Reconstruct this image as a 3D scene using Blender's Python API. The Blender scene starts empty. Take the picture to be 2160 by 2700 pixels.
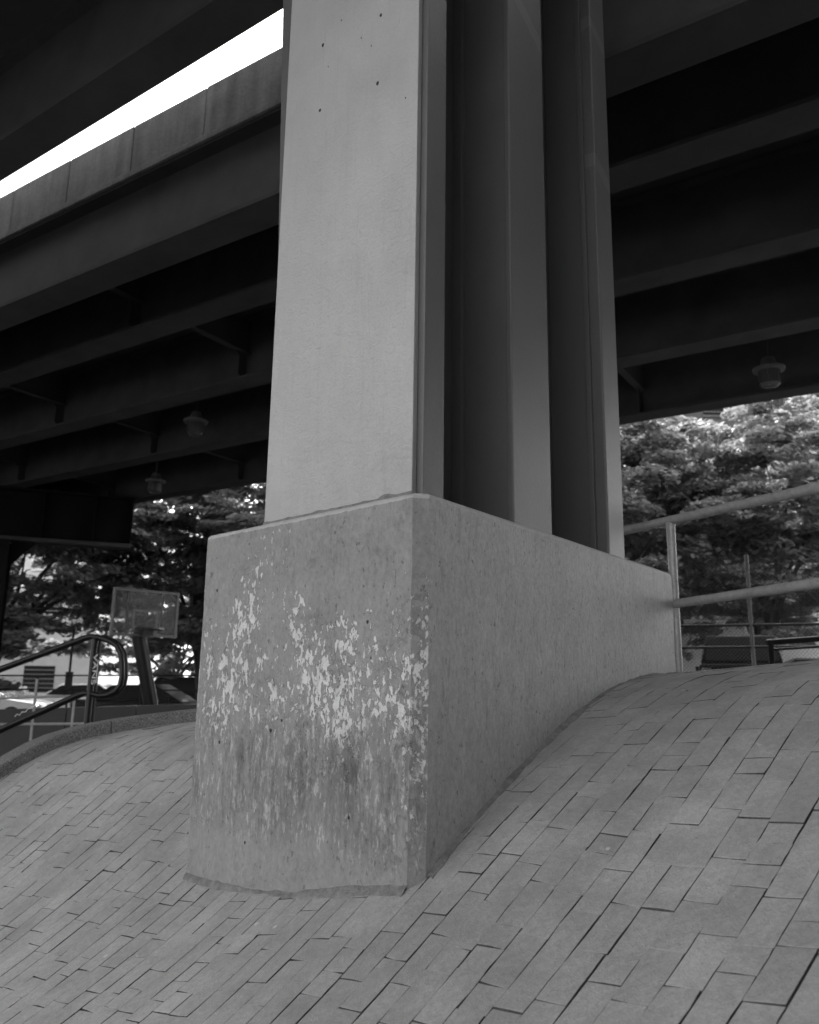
import bpy, bmesh, math, random
import numpy as np
from mathutils import Vector, Matrix

random.seed(7)
rng = np.random.default_rng(7)
sc = bpy.context.scene
col = sc.collection

# ------------------------------------------------------------------ camera
F_PX, CX, CY, CAM_Z = 2163.0, 1080.0, 1350.0, 1.5
_up = np.array([156.0, 10066.0, -F_PX]); _up /= np.linalg.norm(_up)
_fw = np.array([0, 0, -1.0]); _fy = _fw - _up * _fw.dot(_up); _fy /= np.linalg.norm(_fy)
_fx = np.cross(_fy, _up)
RCAM = np.stack([_fx, _fy, _up])
CAM = np.array([0, 0, CAM_Z])
cam_d = bpy.data.cameras.new('camera'); cam = bpy.data.objects.new('camera', cam_d); col.objects.link(cam)
cam_d.sensor_fit = 'VERTICAL'; cam_d.sensor_height = 36.0; cam_d.lens = 36.0 * F_PX / 2700.0
cam_d.clip_start = 0.05; cam_d.clip_end = 3000
cam_d.dof.use_dof = True; cam_d.dof.focus_distance = 3.5; cam_d.dof.aperture_fstop = 3.0
m = Matrix.Identity(4)
for i in range(3):
    for j in range(3): m[i][j] = RCAM[i, j]
    m[i][3] = CAM[i]
cam.matrix_world = m
sc.camera = cam

# ------------------------------------------------------------------ sky, sun, exposure
SUN_EL, SUN_AZ = 44.0, 16.0            # azimuth clockwise from +Y
w = bpy.data.worlds.new('World'); sc.world = w; w.use_nodes = True
wn = w.node_tree; wn.nodes.clear()
sky = wn.nodes.new('ShaderNodeTexSky'); sky.sky_type = 'NISHITA'; sky.sun_disc = False
sky.sun_elevation = math.radians(SUN_EL); sky.sun_rotation = math.radians(SUN_AZ); sky.dust_density = 2.5
bw = wn.nodes.new('ShaderNodeRGBToBW'); bg = wn.nodes.new('ShaderNodeBackground'); bg.inputs[1].default_value = 0.13
wo = wn.nodes.new('ShaderNodeOutputWorld')
wn.links.new(sky.outputs[0], bw.inputs[0]); wn.links.new(bw.outputs[0], bg.inputs[0]); wn.links.new(bg.outputs[0], wo.inputs[0])
sd = bpy.data.lights.new('sun', 'SUN'); sd.energy = 2.0; sd.angle = math.radians(0.6); sd.color = (1, 1, 1)
so = bpy.data.objects.new('sun', sd); col.objects.link(so)
a, e = math.radians(SUN_AZ), math.radians(SUN_EL)
so.rotation_euler = Vector((math.sin(a) * math.cos(e), math.cos(a) * math.cos(e), math.sin(e))).to_track_quat('Z', 'Y').to_euler()
sc.view_settings.view_transform = 'Standard'; sc.view_settings.look = 'None'
sc.view_settings.gamma = 1.0; sc.view_settings.use_curve_mapping = False
sc.view_settings.exposure = 2.75
cy = sc.cycles
cy.max_bounces = 7; cy.diffuse_bounces = 5; cy.glossy_bounces = 4; cy.transmission_bounces = 6
cy.use_denoising = True; cy.use_adaptive_sampling = True; cy.adaptive_threshold = 0.02
cy.sample_clamp_indirect = 8.0; cy.caustics_reflective = False; cy.caustics_refractive = False

# ------------------------------------------------------------------ helpers
def ray(x, y): return RCAM @ np.array([x - CX, -(y - CY), -F_PX])
def at_y(x, y, Y):
    d = ray(x, y); return Vector(CAM + d * (Y / d[1]))
def at_z(x, y, z):
    d = ray(x, y); return Vector(CAM + d * ((z - CAM_Z) / d[2]))

def tag(o, label=None, cat=None, group=None, kind=None):
    for k, v in (('label', label), ('category', cat), ('group', group), ('kind', kind)):
        if v: o[k] = v
    return o
def empty(name, loc=(0, 0, 0), rz=0.0):
    o = bpy.data.objects.new(name, None); col.objects.link(o)
    o.location = loc; o.rotation_euler = (0, 0, rz); o.empty_display_size = 0.2
    return o
def link(name, me, mat, parent=None, smooth=False):
    o = bpy.data.objects.new(name, me); col.objects.link(o)
    if mat is not None: me.materials.append(mat)
    if parent is not None: o.parent = parent
    if smooth:
        for p in me.polygons: p.use_smooth = True
    return o
class MB:
    def __init__(s): s.v = []; s.f = []
    def quadbox(s, c8):
        n = len(s.v); s.v += [tuple(p) for p in c8]
        s.f += [tuple(n + i for i in q) for q in ((3, 2, 1, 0), (4, 5, 6, 7), (0, 1, 5, 4), (1, 2, 6, 5), (2, 3, 7, 6), (3, 0, 4, 7))]
    def box(s, x0, x1, y0, y1, z0, z1):
        s.quadbox([(x0, y0, z0), (x1, y0, z0), (x1, y1, z0), (x0, y1, z0), (x0, y0, z1), (x1, y0, z1), (x1, y1, z1), (x0, y1, z1)])
    def obox(s, c, ax, ay, az):
        c, ax, ay, az = Vector(c), Vector(ax), Vector(ay), Vector(az)
        s.quadbox([c + ax * i + ay * j + az * k for k in (-1, 1) for i, j in ((-1, -1), (1, -1), (1, 1), (-1, 1))])
    def prism(s, poly, d):
        n = len(s.v); k = len(poly); d = Vector(d)
        s.v += [tuple(p) for p in poly] + [tuple(Vector(p) + d) for p in poly]
        s.f += [tuple(range(n + k - 1, n - 1, -1)), tuple(range(n + k, n + 2 * k))]
        s.f += [(n + i, n + (i + 1) % k, n + k + (i + 1) % k, n + k + i) for i in range(k)]
    def tube(s, pts, r, seg=12, caps=True):
        pts = [Vector(p) for p in pts]; n0 = len(s.v)
        rs = r if isinstance(r, (list, tuple)) else [r] * len(pts)
        t0 = (pts[1] - pts[0]).normalized()
        a_ = t0.orthogonal().normalized()
        for i, p in enumerate(pts):
            t = ((pts[min(i + 1, len(pts) - 1)] - pts[max(i - 1, 0)])).normalized()
            a_ = (a_ - t * a_.dot(t)).normalized(); b_ = t.cross(a_)
            for k in range(seg):
                th = 2 * math.pi * k / seg
                s.v.append(tuple(p + (a_ * math.cos(th) + b_ * math.sin(th)) * rs[i]))
        for i in range(len(pts) - 1):
            for k in range(seg):
                q = n0 + i * seg; k2 = (k + 1) % seg
                s.f.append((q + k, q + k2, q + seg + k2, q + seg + k))
        if caps:
            s.f.append(tuple(n0 + k for k in range(seg - 1, -1, -1)))
            q = n0 + (len(pts) - 1) * seg; s.f.append(tuple(q + k for k in range(seg)))
    def lathe(s, prof, c=(0, 0, 0), seg=20):
        n0 = len(s.v)
        for r, z in prof:
            for k in range(seg):
                th = 2 * math.pi * k / seg
                s.v.append((c[0] + r * math.cos(th), c[1] + r * math.sin(th), c[2] + z))
        for i in range(len(prof) - 1):
            for k in range(seg):
                q = n0 + i * seg; k2 = (k + 1) % seg
                s.f.append((q + k, q + k2, q + seg + k2, q + seg + k))
        s.f.append(tuple(n0 + k for k in range(seg - 1, -1, -1)))
        q = n0 + (len(prof) - 1) * seg; s.f.append(tuple(q + k for k in range(seg)))
    def build(s, name, mat, parent=None, smooth=False, bevel=0.0, segs=2):
        me = bpy.data.meshes.new(name)
        if bevel > 0:
            bm = bmesh.new(); vs = [bm.verts.new(p) for p in s.v]
            for f in s.f: bm.faces.new([vs[i] for i in f])
            bmesh.ops.bevel(bm, geom=list(bm.edges), offset=bevel, segments=segs, affect='EDGES', profile=0.5, clamp_overlap=True)
            bm.to_mesh(me); bm.free()
        else:
            me.from_pydata(s.v, [], s.f)
        me.update()
        o = link(name, me, mat, parent)
        if smooth:
            for p in me.polygons: p.use_smooth = True
            me.set_sharp_from_angle(angle=math.radians(40))
        return o

# ------------------------------------------------------------------ materials (all neutral: the photograph is black and white)
class NT:
    def __init__(s, name):
        s.m = bpy.data.materials.new(name); s.m.use_nodes = True; s.t = s.m.node_tree
        s.t.nodes.clear(); s.out = s.n('ShaderNodeOutputMaterial'); s.p = s.n('ShaderNodeBsdfPrincipled')
        s.l(s.p.outputs[0], s.out.inputs[0]); s.p.inputs['Specular IOR Level'].default_value = 0.35
        s.co = s.n('ShaderNodeTexCoord')
    def n(s, t): return s.t.nodes.new(t)
    def l(s, a_, b_): s.t.links.new(a_, b_)
    def mapping(s, scale=(1, 1, 1), loc=(0, 0, 0), src=None, rot=(0, 0, 0)):
        mp = s.n('ShaderNodeMapping'); mp.inputs['Scale'].default_value = scale; mp.inputs['Location'].default_value = loc
        mp.inputs['Rotation'].default_value = rot
        s.l(src or s.co.outputs['Object'], mp.inputs[0]); return mp.outputs[0]
    def noise(s, scale, detail=4, rough=0.55, vec=None, dist=0.0):
        t = s.n('ShaderNodeTexNoise'); t.inputs['Scale'].default_value = scale; t.inputs['Detail'].default_value = detail
        t.inputs['Roughness'].default_value = rough; t.inputs['Distortion'].default_value = dist
        s.l(vec or s.co.outputs['Object'], t.inputs['Vector']); return t.outputs[0]
    def voro(s, scale, vec=None, feat='F1'):
        t = s.n('ShaderNodeTexVoronoi'); t.feature = feat; t.inputs['Scale'].default_value = scale
        s.l(vec or s.co.outputs['Object'], t.inputs['Vector']); return t.outputs['Distance']
    def ramp(s, x, stops, interp='LINEAR'):
        r = s.n('ShaderNodeValToRGB'); r.color_ramp.interpolation = interp
        el = r.color_ramp.elements
        while len(el) < len(stops): el.new(0.5)
        for q, (p, v) in zip(el, stops): q.position = p; q.color = (v, v, v, 1)
        s.l(x, r.inputs[0]); return r.outputs[0]
    def math(s, op, a_, b_=None, clamp=False):
        q = s.n('ShaderNodeMath'); q.operation = op; q.use_clamp = clamp
        for i, x in enumerate((a_, b_)):
            if x is None: continue
            if isinstance(x, (int, float)): q.inputs[i].default_value = x
            else: s.l(x, q.inputs[i])
        return q.outputs[0]
    def mix(s, fac, a_, b_):
        q = s.n('ShaderNodeMix'); q.data_type = 'FLOAT'
        for i, x in ((0, fac), (2, a_), (3, b_)):
            if isinstance(x, (int, float)): q.inputs[i].default_value = x
            else: s.l(x, q.inputs[i])
        return q.outputs[0]
    def sep(s, vec=None):
        q = s.n('ShaderNodeSeparateXYZ'); s.l(vec or s.co.outputs['Object'], q.inputs[0]); return q.outputs
    def attr(s, name):
        q = s.n('ShaderNodeAttribute'); q.attribute_name = name; return q.outputs['Fac']
    def color(s, v):
        if isinstance(v, (int, float)): s.p.inputs['Base Color'].default_value = (v, v, v, 1)
        else:
            c = s.n('ShaderNodeCombineColor')
            for i in range(3): s.l(v, c.inputs[i])
            s.l(c.outputs[0], s.p.inputs['Base Color'])
        return s
    def rough(s, v):
        if isinstance(v, (int, float)): s.p.inputs['Roughness'].default_value = v
        else: s.l(v, s.p.inputs['Roughness'])
        return s
    def bump(s, h, dist=0.01, strength=1.0):
        b = s.n('ShaderNodeBump'); b.inputs['Distance'].default_value = dist; b.inputs['Strength'].default_value = strength
        s.l(h, b.inputs['Height']); s.l(b.outputs[0], s.p.inputs['Normal']); return s

def simple(name, v, rough=0.6, var=0.15, scale=6.0, bump=0.0, bscale=40.0, metal=0.0, spec=0.35):
    t = NT(name)
    nz = t.noise(scale, 6, 0.6)
    t.color(t.math('MULTIPLY', t.ramp(nz, ((0.25, 1 - var), (0.75, 1 + var))), v))
    t.rough(rough); t.p.inputs['Metallic'].default_value = metal; t.p.inputs['Specular IOR Level'].default_value = spec
    if bump > 0: t.bump(t.noise(bscale, 5, 0.6), bump)
    return t.m

M = {}
# --- brick pavers
t = NT('brick_paver')
tone = t.attr('tone')
pos = t.n('ShaderNodeNewGeometry').outputs['Position']
nz = t.noise(0.9, 7, 0.65, pos); nz2 = t.noise(5.0, 6, 0.65, pos); fine = t.noise(42, 6, 0.72, pos); grit = t.noise(170, 3, 0.65, pos)
base = t.math('MULTIPLY', t.ramp(nz, ((0.3, 0.74), (0.7, 1.18))), t.ramp(fine, ((0.25, 0.80), (0.75, 1.18))))
base = t.math('MULTIPLY', base, t.ramp(nz2, ((0.3, 0.86), (0.7, 1.12))))
base = t.math('MULTIPLY', base, t.ramp(grit, ((0.25, 0.82), (0.75, 1.16))))
base = t.math('MULTIPLY', base, t.math('ADD', 0.91, t.math('MULTIPLY', tone, 0.18)))
base = t.math('MULTIPLY', base, 0.35)
pit = t.ramp(t.noise(70, 4, 0.75, pos), ((0.28, 0.50), (0.36, 1.0)))
base = t.math('MULTIPLY', base, pit)
scuff = t.ramp(t.noise(7, 8, 0.75, t.mapping((1.0, 0.30, 1.0), src=pos, rot=(0, 0, -0.75))), ((0.58, 0.0), (0.68, 1.0)))
scuff = t.math('MULTIPLY', scuff, t.ramp(t.noise(45, 4, 0.7, t.mapping((1.0, 0.4, 1.0), src=pos, rot=(0, 0, -0.6))), ((0.53, 0.0), (0.64, 1.0))))
base = t.mix(t.math('MULTIPLY', scuff, 0.55), base, 0.56)
spk = t.math('MULTIPLY', t.ramp(t.voro(6.0, pos), ((0.045, 1.0), (0.075, 0.0))), t.ramp(t.noise(2.6, 2, 0.5, pos), ((0.52, 0.0), (0.55, 1.0))))
base = t.mix(t.math('MULTIPLY', spk, 0.75), base, 0.60)
gum = t.math('MULTIPLY', t.ramp(t.voro(3.1, t.mapping((1, 1, 1), (5.3, 2.2, 0), src=pos)), ((0.055, 1.0), (0.065, 0.0))), t.ramp(t.noise(1.9, 2, 0.5, pos), ((0.5, 0.0), (0.52, 1.0))))
base = t.math('MULTIPLY', base, t.math('SUBTRACT', 1.0, t.math('MULTIPLY', gum, 0.12)))
t.color(base); t.rough(t.ramp(fine, ((0.3, 0.62), (0.7, 0.8))))
t.bump(t.math('ADD', t.math('ADD', t.math('MULTIPLY', fine, 0.8), t.math('MULTIPLY', grit, 0.5)), t.math('MULTIPLY', nz2, 0.8)), 0.005, 1.0)
M['brick'] = t.m
t = NT('joint_sand'); t.color(t.ramp(t.noise(40, 4, 0.6), ((0.3, 0.03), (0.7, 0.09)))); t.rough(0.95)
t.bump(t.noise(180, 4), 0.004); M['joint'] = t.m

# --- painted concrete of the pedestal: peeled paint, scuffs, grime, bug holes
t = NT('painted_concrete')
X, Y, Z = t.sep()
def sstep(x, a_, b_):
    q = t.n('ShaderNodeMapRange'); q.interpolation_type = 'SMOOTHSTEP'; t.l(x, q.inputs[0]); q.inputs[1].default_value = a_; q.inputs[2].default_value = b_; return q.outputs[0]
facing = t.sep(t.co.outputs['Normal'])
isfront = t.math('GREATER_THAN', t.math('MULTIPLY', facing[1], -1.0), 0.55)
blotch = t.noise(2.2, 6, 0.6); fine = t.noise(50, 7, 0.8, t.mapping((1, 1, 0.7))); mid = t.noise(16, 8, 0.75, t.mapping((1, 1, 0.6)))
crk = t.noise(9, 10, 0.80)
line = t.math('MULTIPLY', t.ramp(crk, ((0.490, 0.0), (0.5, 1.0), (0.510, 0.0))), t.ramp(t.noise(3.3, 4, 0.6, t.mapping((1, 1, 1), (7, 3, 1))), ((0.45, 0.0), (0.6, 1.0))))                 # hairline map cracking and flake edges
rough_zone = t.mix(isfront, 0.25, 1.0)
paint = t.math('MULTIPLY', t.ramp(blotch, ((0.3, 0.90), (0.7, 1.08))), t.ramp(fine, ((0.25, 0.68), (0.75, 1.28))))
paint = t.math('MULTIPLY', paint, t.ramp(mid, ((0.3, 0.88), (0.7, 1.12))))
paint = t.math('MULTIPLY', paint, t.math('SUBTRACT', 1.0, t.math('MULTIPLY', t.math('MULTIPLY', line, rough_zone), 0.06)))
paint = t.math('MULTIPLY', paint, t.mix(isfront, 0.385, 0.24))  # side toned paler than the front to make up for its shade
# where paint has come off: two ragged drifts across the middle of the front, chips down the arris
fl2 = t.noise(1.7, 3, 0.5, t.mapping((1, 1, 0.7), (3.1, 0, 1.7)))
big = t.math('MULTIPLY', t.math('SUBTRACT', fl2, 0.5), 0.30)
drop = t.math('SUBTRACT', 1.42, Z)
r1 = t.math('ABSOLUTE', t.math('ADD', X, t.math('ADD', 1.02, t.math('MULTIPLY', drop, 0.38))))      # drift running down to the left
r2 = t.math('ABSOLUTE', t.math('ADD', X, t.math('SUBTRACT', 1.02, t.math('MULTIPLY', drop, 0.62))))  # drift running down to the right
dn = t.math('MAXIMUM', sstep(r1, 0.34, 0.04), t.math('MULTIPLY', sstep(r2, 0.34, 0.05), 0.92))
dn = t.math('MULTIPLY', dn, t.math('MULTIPLY', sstep(Z, 0.20, 0.62), t.math('ADD', 0.90, t.math('MULTIPLY', sstep(Z, 1.4, 0.85), 0.10))))
dn = t.math('MAXIMUM', dn, t.math('MULTIPLY', t.math('MULTIPLY', sstep(Z, 0.28, 0.60), sstep(Z, 1.35, 0.9)), 0.74))
edge = t.math('GREATER_THAN', X, -0.085)
dn = t.math('MAXIMUM', dn, t.math('MULTIPLY', edge, t.math('MULTIPLY', t.math('MULTIPLY', sstep(Z, -0.05, 0.3), sstep(Z, 1.35, 1.0)), 0.76)))
dn = t.math('MULTIPLY', dn, isfront)
def flakes(scale, zs_, th, rng_, off):
    f = t.noise(scale, 10, 0.62, t.mapping((1.0, 1.0, zs_), off), 0.15)
    f = t.math('ADD', f, big); e_ = t.math('SUBTRACT', f, t.math('SUBTRACT', th, t.math('MULTIPLY', dn, rng_)))
    return t.ramp(t.math('ADD', e_, 0.5), ((0.5, 0.0), (0.506, 1.0)))
peel = t.math('MAXIMUM', flakes(15.0, 0.66, 0.785, 0.255, (0, 0, 0)), flakes(34, 0.66, 0.77, 0.255, (4.2, 1.3, 0.4)))
peel = t.math('MULTIPLY', peel, t.ramp(t.noise(50, 5, 0.7, t.mapping((1, 1, 0.5))), ((0.36, 0.15), (0.42, 1.0))))
# small vertical flecks lower down
fk = t.ramp(t.math('ADD', t.noise(38, 6, 0.75, t.mapping((1.0, 1.0, 0.38))), t.math('MULTIPLY', big, 0.7)), ((0.55, 0.0), (0.60, 1.0)))
fk = t.math('MULTIPLY', t.math('MULTIPLY', fk, sstep(Z, 1.0, 0.5)), t.math('MULTIPLY', isfront, sstep(Z, 0.0, 0.14)))
bare = t.math('MULTIPLY', t.math('MULTIPLY', t.ramp(fine, ((0.25, 0.78), (0.75, 1.12))), t.ramp(mid, ((0.3, 0.85), (0.7, 1.1)))), 0.60)
c = t.mix(t.math('MAXIMUM', peel, t.math('MULTIPLY', fk, 0.55)), paint, bare)
# dark grime streaks on the lower half
gr = t.noise(15, 7, 0.75, t.mapping((1.0, 1.0, 0.20)))
gm = t.math('MULTIPLY', t.math('MULTIPLY', sstep(t.math('ABSOLUTE', t.math('SUBTRACT', Z, 0.32)), 0.36, 0.02), isfront), t.ramp(t.math('ADD', t.math('MULTIPLY', gr, 0.75), t.math('MULTIPLY', fl2, 0.35)), ((0.48, 0.0), (0.68, 1.0))))
c = t.math('MULTIPLY', c, t.math('SUBTRACT', 1.0, t.math('MULTIPLY', gm, 0.7)))
# rubbed scratches, mostly on the side
scr = t.ramp(t.noise(15, 7, 0.8, t.mapping((3.0, 1.6, 0.30), rot=(0.5, 0, 0))), ((0.555, 0.0), (0.63, 1.0)))
c = t.math('MULTIPLY', c, t.math('SUBTRACT', 1.0, t.math('MULTIPLY', scr, t.mix(isfront, 0.22, 0.14))))
spt = t.ramp(t.noise(42, 3, 0.6, t.mapping((1, 1, .7))), ((0.31, 1.0), (0.36, 0.0)))
c = t.math('MULTIPLY', c, t.math('SUBTRACT', 1.0, t.math('MULTIPLY', spt, 0.45)))
# bug holes
vh = t.voro(8.0, t.mapping((1, 1, 1), (0.37, 0.2, 0.11)))
hole = t.math('MULTIPLY', t.ramp(vh, ((0.045, 1.0), (0.07, 0.0))), t.ramp(t.noise(4.3, 2, 0.5), ((0.53, 0.0), (0.56, 1.0))))
hole = t.math('MULTIPLY', hole, t.mix(isfront, 0.35, 1.0))
c = t.math('MULTIPLY', c, t.math('SUBTRACT', 1.0, t.math('MULTIPLY', hole, 0.88)))
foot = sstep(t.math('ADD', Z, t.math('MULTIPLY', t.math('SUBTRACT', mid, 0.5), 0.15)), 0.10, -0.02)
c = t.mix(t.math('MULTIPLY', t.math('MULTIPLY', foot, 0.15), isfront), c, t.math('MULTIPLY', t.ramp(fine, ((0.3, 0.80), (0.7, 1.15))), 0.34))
topb = t.math('GREATER_THAN', t.math('ADD', Z, t.math('MULTIPLY', t.math('SUBTRACT', mid, 0.5), 0.02)), 1.468)
c = t.mix(t.math('MULTIPLY', topb, 0.7), c, t.math('MULTIPLY', t.ramp(fine, ((0.3, 0.85), (0.7, 1.1))), 0.46))
t.color(c); t.rough(t.mix(peel, 0.6, 0.85))
h = t.math('ADD', t.math('MULTIPLY', fine, 0.5), t.math('MULTIPLY', t.math('MULTIPLY', line, rough_zone), -0.12))
h = t.math('ADD', h, t.math('MULTIPLY', mid, 0.5))
h = t.math('SUBTRACT', h, t.math('MULTIPLY', peel, 0.8)); h = t.math('SUBTRACT', h, t.math('MULTIPLY', hole, 1.6))
t.bump(h, 0.007, 1.0)
M['pedestal'] = t.m

# --- painted steel of the column
t = NT('painted_steel')
X, Y, Z = t.sep()
wr = t.noise(26, 6, 0.65, t.mapping((1.0, 1.0, 1.5)), 1.0); big = t.noise(1.3, 4, 0.55); mid = t.noise(7, 6, 0.65, t.mapping((1, 1, 0.5)))
band = t.n('ShaderNodeMapRange'); band.interpolation_type = 'SMOOTHSTEP'; t.l(t.math('ADD', Z, t.math('MULTIPLY', big, 1.2)), band.inputs[0])
band.inputs[1].default_value = 2.9; band.inputs[2].default_value = 1.8
fine = t.noise(110, 4, 0.65)
run = t.ramp(t.noise(30, 4, 0.6, t.mapping((1.0, 1.0, 0.07))), ((0.30, 0.95), (0.45, 1.0)))     # faint rain runs
c = t.math('MULTIPLY', t.math('MULTIPLY', t.ramp(big, ((0.3, 0.92), (0.7, 1.07))), t.ramp(fine, ((0.3, 0.93), (0.7, 1.07)))), 0.395)
c = t.math('MULTIPLY', t.math('MULTIPLY', c, t.ramp(mid, ((0.3, 0.97), (0.7, 1.03)))), run)
lowd = t.n('ShaderNodeMapRange'); lowd.interpolation_type = 'SMOOTHSTEP'; t.l(t.math('ADD', Z, t.math('MULTIPLY', mid, 0.25)), lowd.inputs[0]); lowd.inputs[1].default_value = 0.55; lowd.inputs[2].default_value = 0.12
c = t.math('MULTIPLY', c, t.math('SUBTRACT', 1.0, t.math('MULTIPLY', lowd.outputs[0], 0.12)))
t.color(c)
drip = t.ramp(t.noise(22, 2, 0.5, t.mapping((1.0, 1.0, 0.10))), ((0.66, 0.0), (0.73, 1.0)))
t.rough(t.ramp(mid, ((0.3, 0.36), (0.7, 0.50)))); t.p.inputs['Specular IOR Level'].default_value = 0.5
t.bump(t.math('ADD', t.math('ADD', t.math('MULTIPLY', t.math('MULTIPLY', wr, t.math('ADD', 0.25, band.outputs[0])), 1.1), t.math('MULTIPLY', fine, 0.16)), t.math('MULTIPLY', drip, 0.4)), 0.006, 0.9)
M['column'] = t.m
def patched(name, v, bands):
    t = NT(name); X, Y, Z = t.sep(); big = t.noise(2.0, 5, 0.6); fine = t.noise(120, 4, 0.6)
    c = t.math('MULTIPLY', t.math('MULTIPLY', t.ramp(big, ((0.3, 0.92), (0.7, 1.06))), t.ramp(fine, ((0.3, 0.94), (0.7, 1.06)))), v)
    wob = t.math('MULTIPLY', t.math('SUBTRACT', t.noise(14, 5, 0.6), 0.5), 0.05)
    for z0, k, hw in bands:
        dd = t.math('ABSOLUTE', t.math('SUBTRACT', t.math('ADD', Z, t.math('ADD', t.math('MULTIPLY', Y, k), wob)), z0))
        c = t.mix(t.math('MULTIPLY', t.math('LESS_THAN', dd, hw), 0.30), c, min(0.8, v * 1.9))
    chip = t.ramp(t.noise(17, 6, 0.75, t.mapping((1, 1, 0.2))), ((0.70, 0.0), (0.73, 1.0)))
    c = t.mix(t.math('MULTIPLY', chip, 0.4), c, v * 1.7)
    t.color(c); t.rough(0.5); t.bump(t.math('ADD', t.math('MULTIPLY', fine, 0.4), t.math('MULTIPLY', t.noise(40, 5), 0.6)), 0.003, 0.7)
    return t.m
M['column_side_shaded'] = patched('painted_steel_side_shaded', 0.12, ((4.62, 0.45, 0.045), (3.55, 0.45, 0.05), (5.9, 0.4, 0.06)))  # column paint darkened so the flange sides carry shade in their colour
M['column_shaded'] = patched('painted_steel_shaded', 0.11, ())  # same paint darkened again, recess shade put into the colour

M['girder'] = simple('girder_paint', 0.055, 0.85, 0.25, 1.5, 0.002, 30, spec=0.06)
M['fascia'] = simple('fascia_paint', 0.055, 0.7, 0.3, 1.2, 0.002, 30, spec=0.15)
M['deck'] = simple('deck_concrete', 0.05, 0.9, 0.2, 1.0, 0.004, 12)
# parapet: weathered concrete with vertical runs
t = NT('parapet_concrete')
st = t.noise(5, 7, 0.65, t.mapping((1.0, 1.0, 0.10))); bl = t.noise(1.4, 6, 0.65); fi = t.noise(25, 6, 0.7)
c = t.math('MULTIPLY', t.ramp(st, ((0.3, 0.65), (0.7, 1.25))), t.ramp(bl, ((0.3, 0.75), (0.7, 1.2))))
c = t.math('MULTIPLY', t.math('MULTIPLY', c, t.ramp(fi, ((0.3, 0.85), (0.7, 1.15)))), 0.17)
t.color(c); t.rough(0.9); t.bump(fi, 0.008); M['parapet'] = t.m
t = NT('granite'); sp = t.noise(95, 3, 0.7); t.color(t.ramp(sp, ((0.3, 0.05), (0.5, 0.14), (0.7, 0.30)))); t.rough(0.8); t.bump(sp, 0.003); M['granite'] = t.m
t = NT('galvanised_pipe'); nz = t.noise(40, 6, 0.7); stn = t.noise(7, 5, 0.7)
t.color(t.math('MULTIPLY', t.ramp(nz, ((0.3, 0.8), (0.7, 1.15))), t.math('MULTIPLY', t.ramp(stn, ((0.3, 0.8), (0.7, 1.1))), 0.40)))
t.rough(0.5); t.p.inputs['Metallic'].default_value = 0.25; t.bump(nz, 0.001, 0.6); M['pipe'] = t.m
M['pier'] = simple('pier_paint', 0.010, 0.8, 0.2, 3, spec=0.1)
M['black_pipe'] = simple('black_paint', 0.010, 0.4, 0.3, 12, 0.0008, 60, spec=0.3)
M['pale_pipe'] = simple('pale_pipe_paint', 0.30, 0.5, 0.2, 10)
M['paving_far'] = simple('brick_paving_far', 0.30, 0.85, 0.2, 4.0, 0.004, 30)
M['plaza'] = simple('plaza_paving', 0.055, 0.9, 0.2, 0.6, 0.004, 20)
M['wall'] = simple('dark_wall_concrete', 0.06, 0.9, 0.2, 1.2, 0.006, 14)
M['bark'] = simple('bark', 0.07, 0.95, 0.3, 9, 0.02, 18)
M['wire'] = simple('fence_wire', 0.10, 0.8, 0.15, 5, spec=0.1)
M['fence_post'] = simple('fence_post_steel', 0.08, 0.5, 0.2, 8)
M['fence_dark'] = simple('fence_rail_dark', 0.03, 0.9, 0.2, 8, spec=0.05)
M['lamp_metal'] = simple('lamp_metal', 0.08, 0.5, 0.2, 8)
t = NT('lamp_glass'); t.color(0.09); t.rough(0.25); t.p.inputs['Transmission Weight'].default_value = 0.3; M['lamp_glass'] = t.m
M['fac'] = simple('pale_facade', 0.62, 0.85, 0.1, 1.5)
M['fac2'] = simple('grey_facade', 0.22, 0.85, 0.12, 1.2)
M['tower'] = simple('tower_facade', 0.10, 0.9, 0.15, 0.6)
M['trim'] = simple('facade_trim', 0.75, 0.7, 0.08, 3)
M['dglass'] = simple('window_glass', 0.012, 0.3, 0.2, 2, spec=0.12)
M['tyre'] = simple('tyre_rubber', 0.02, 0.85, 0.2, 8)
M['rim'] = simple('wheel_alloy', 0.45, 0.35, 0.1, 8, metal=0.6)
M['car_white'] = simple('white_car_paint', 0.75, 0.2, 0.04, 2, spec=0.6)
M['car_black'] = simple('black_car_paint', 0.004, 0.3, 0.1, 2, spec=0.12)
M['car_grey'] = simple('grey_car_paint', 0.28, 0.2, 0.06, 2, spec=0.6)
t = NT('headlamp_lens'); t.color(0.85); t.rough(0.1); M['lens'] = t.m
M['tail'] = simple('tail_lamp', 0.10, 0.2, 0.1, 5)
M['plate'] = simple('number_plate', 0.5, 0.5, 0.1, 5)
M['sticker'] = simple('white_sticker', 0.8, 0.5, 0.06, 20)
t = NT('backboard_glass'); t.color(0.12); t.rough(0.15); t.p.inputs['Alpha'].default_value = 0.22; M['board'] = t.m
M['board_frame'] = simple('backboard_frame', 0.13, 0.4, 0.1, 5)
M['rust'] = simple('rust', 0.03, 0.9, 0.3, 60, 0.002, 200)
M['mortar'] = simple('mortar', 0.19, 0.95, 0.4, 20, 0.012, 45)
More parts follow.
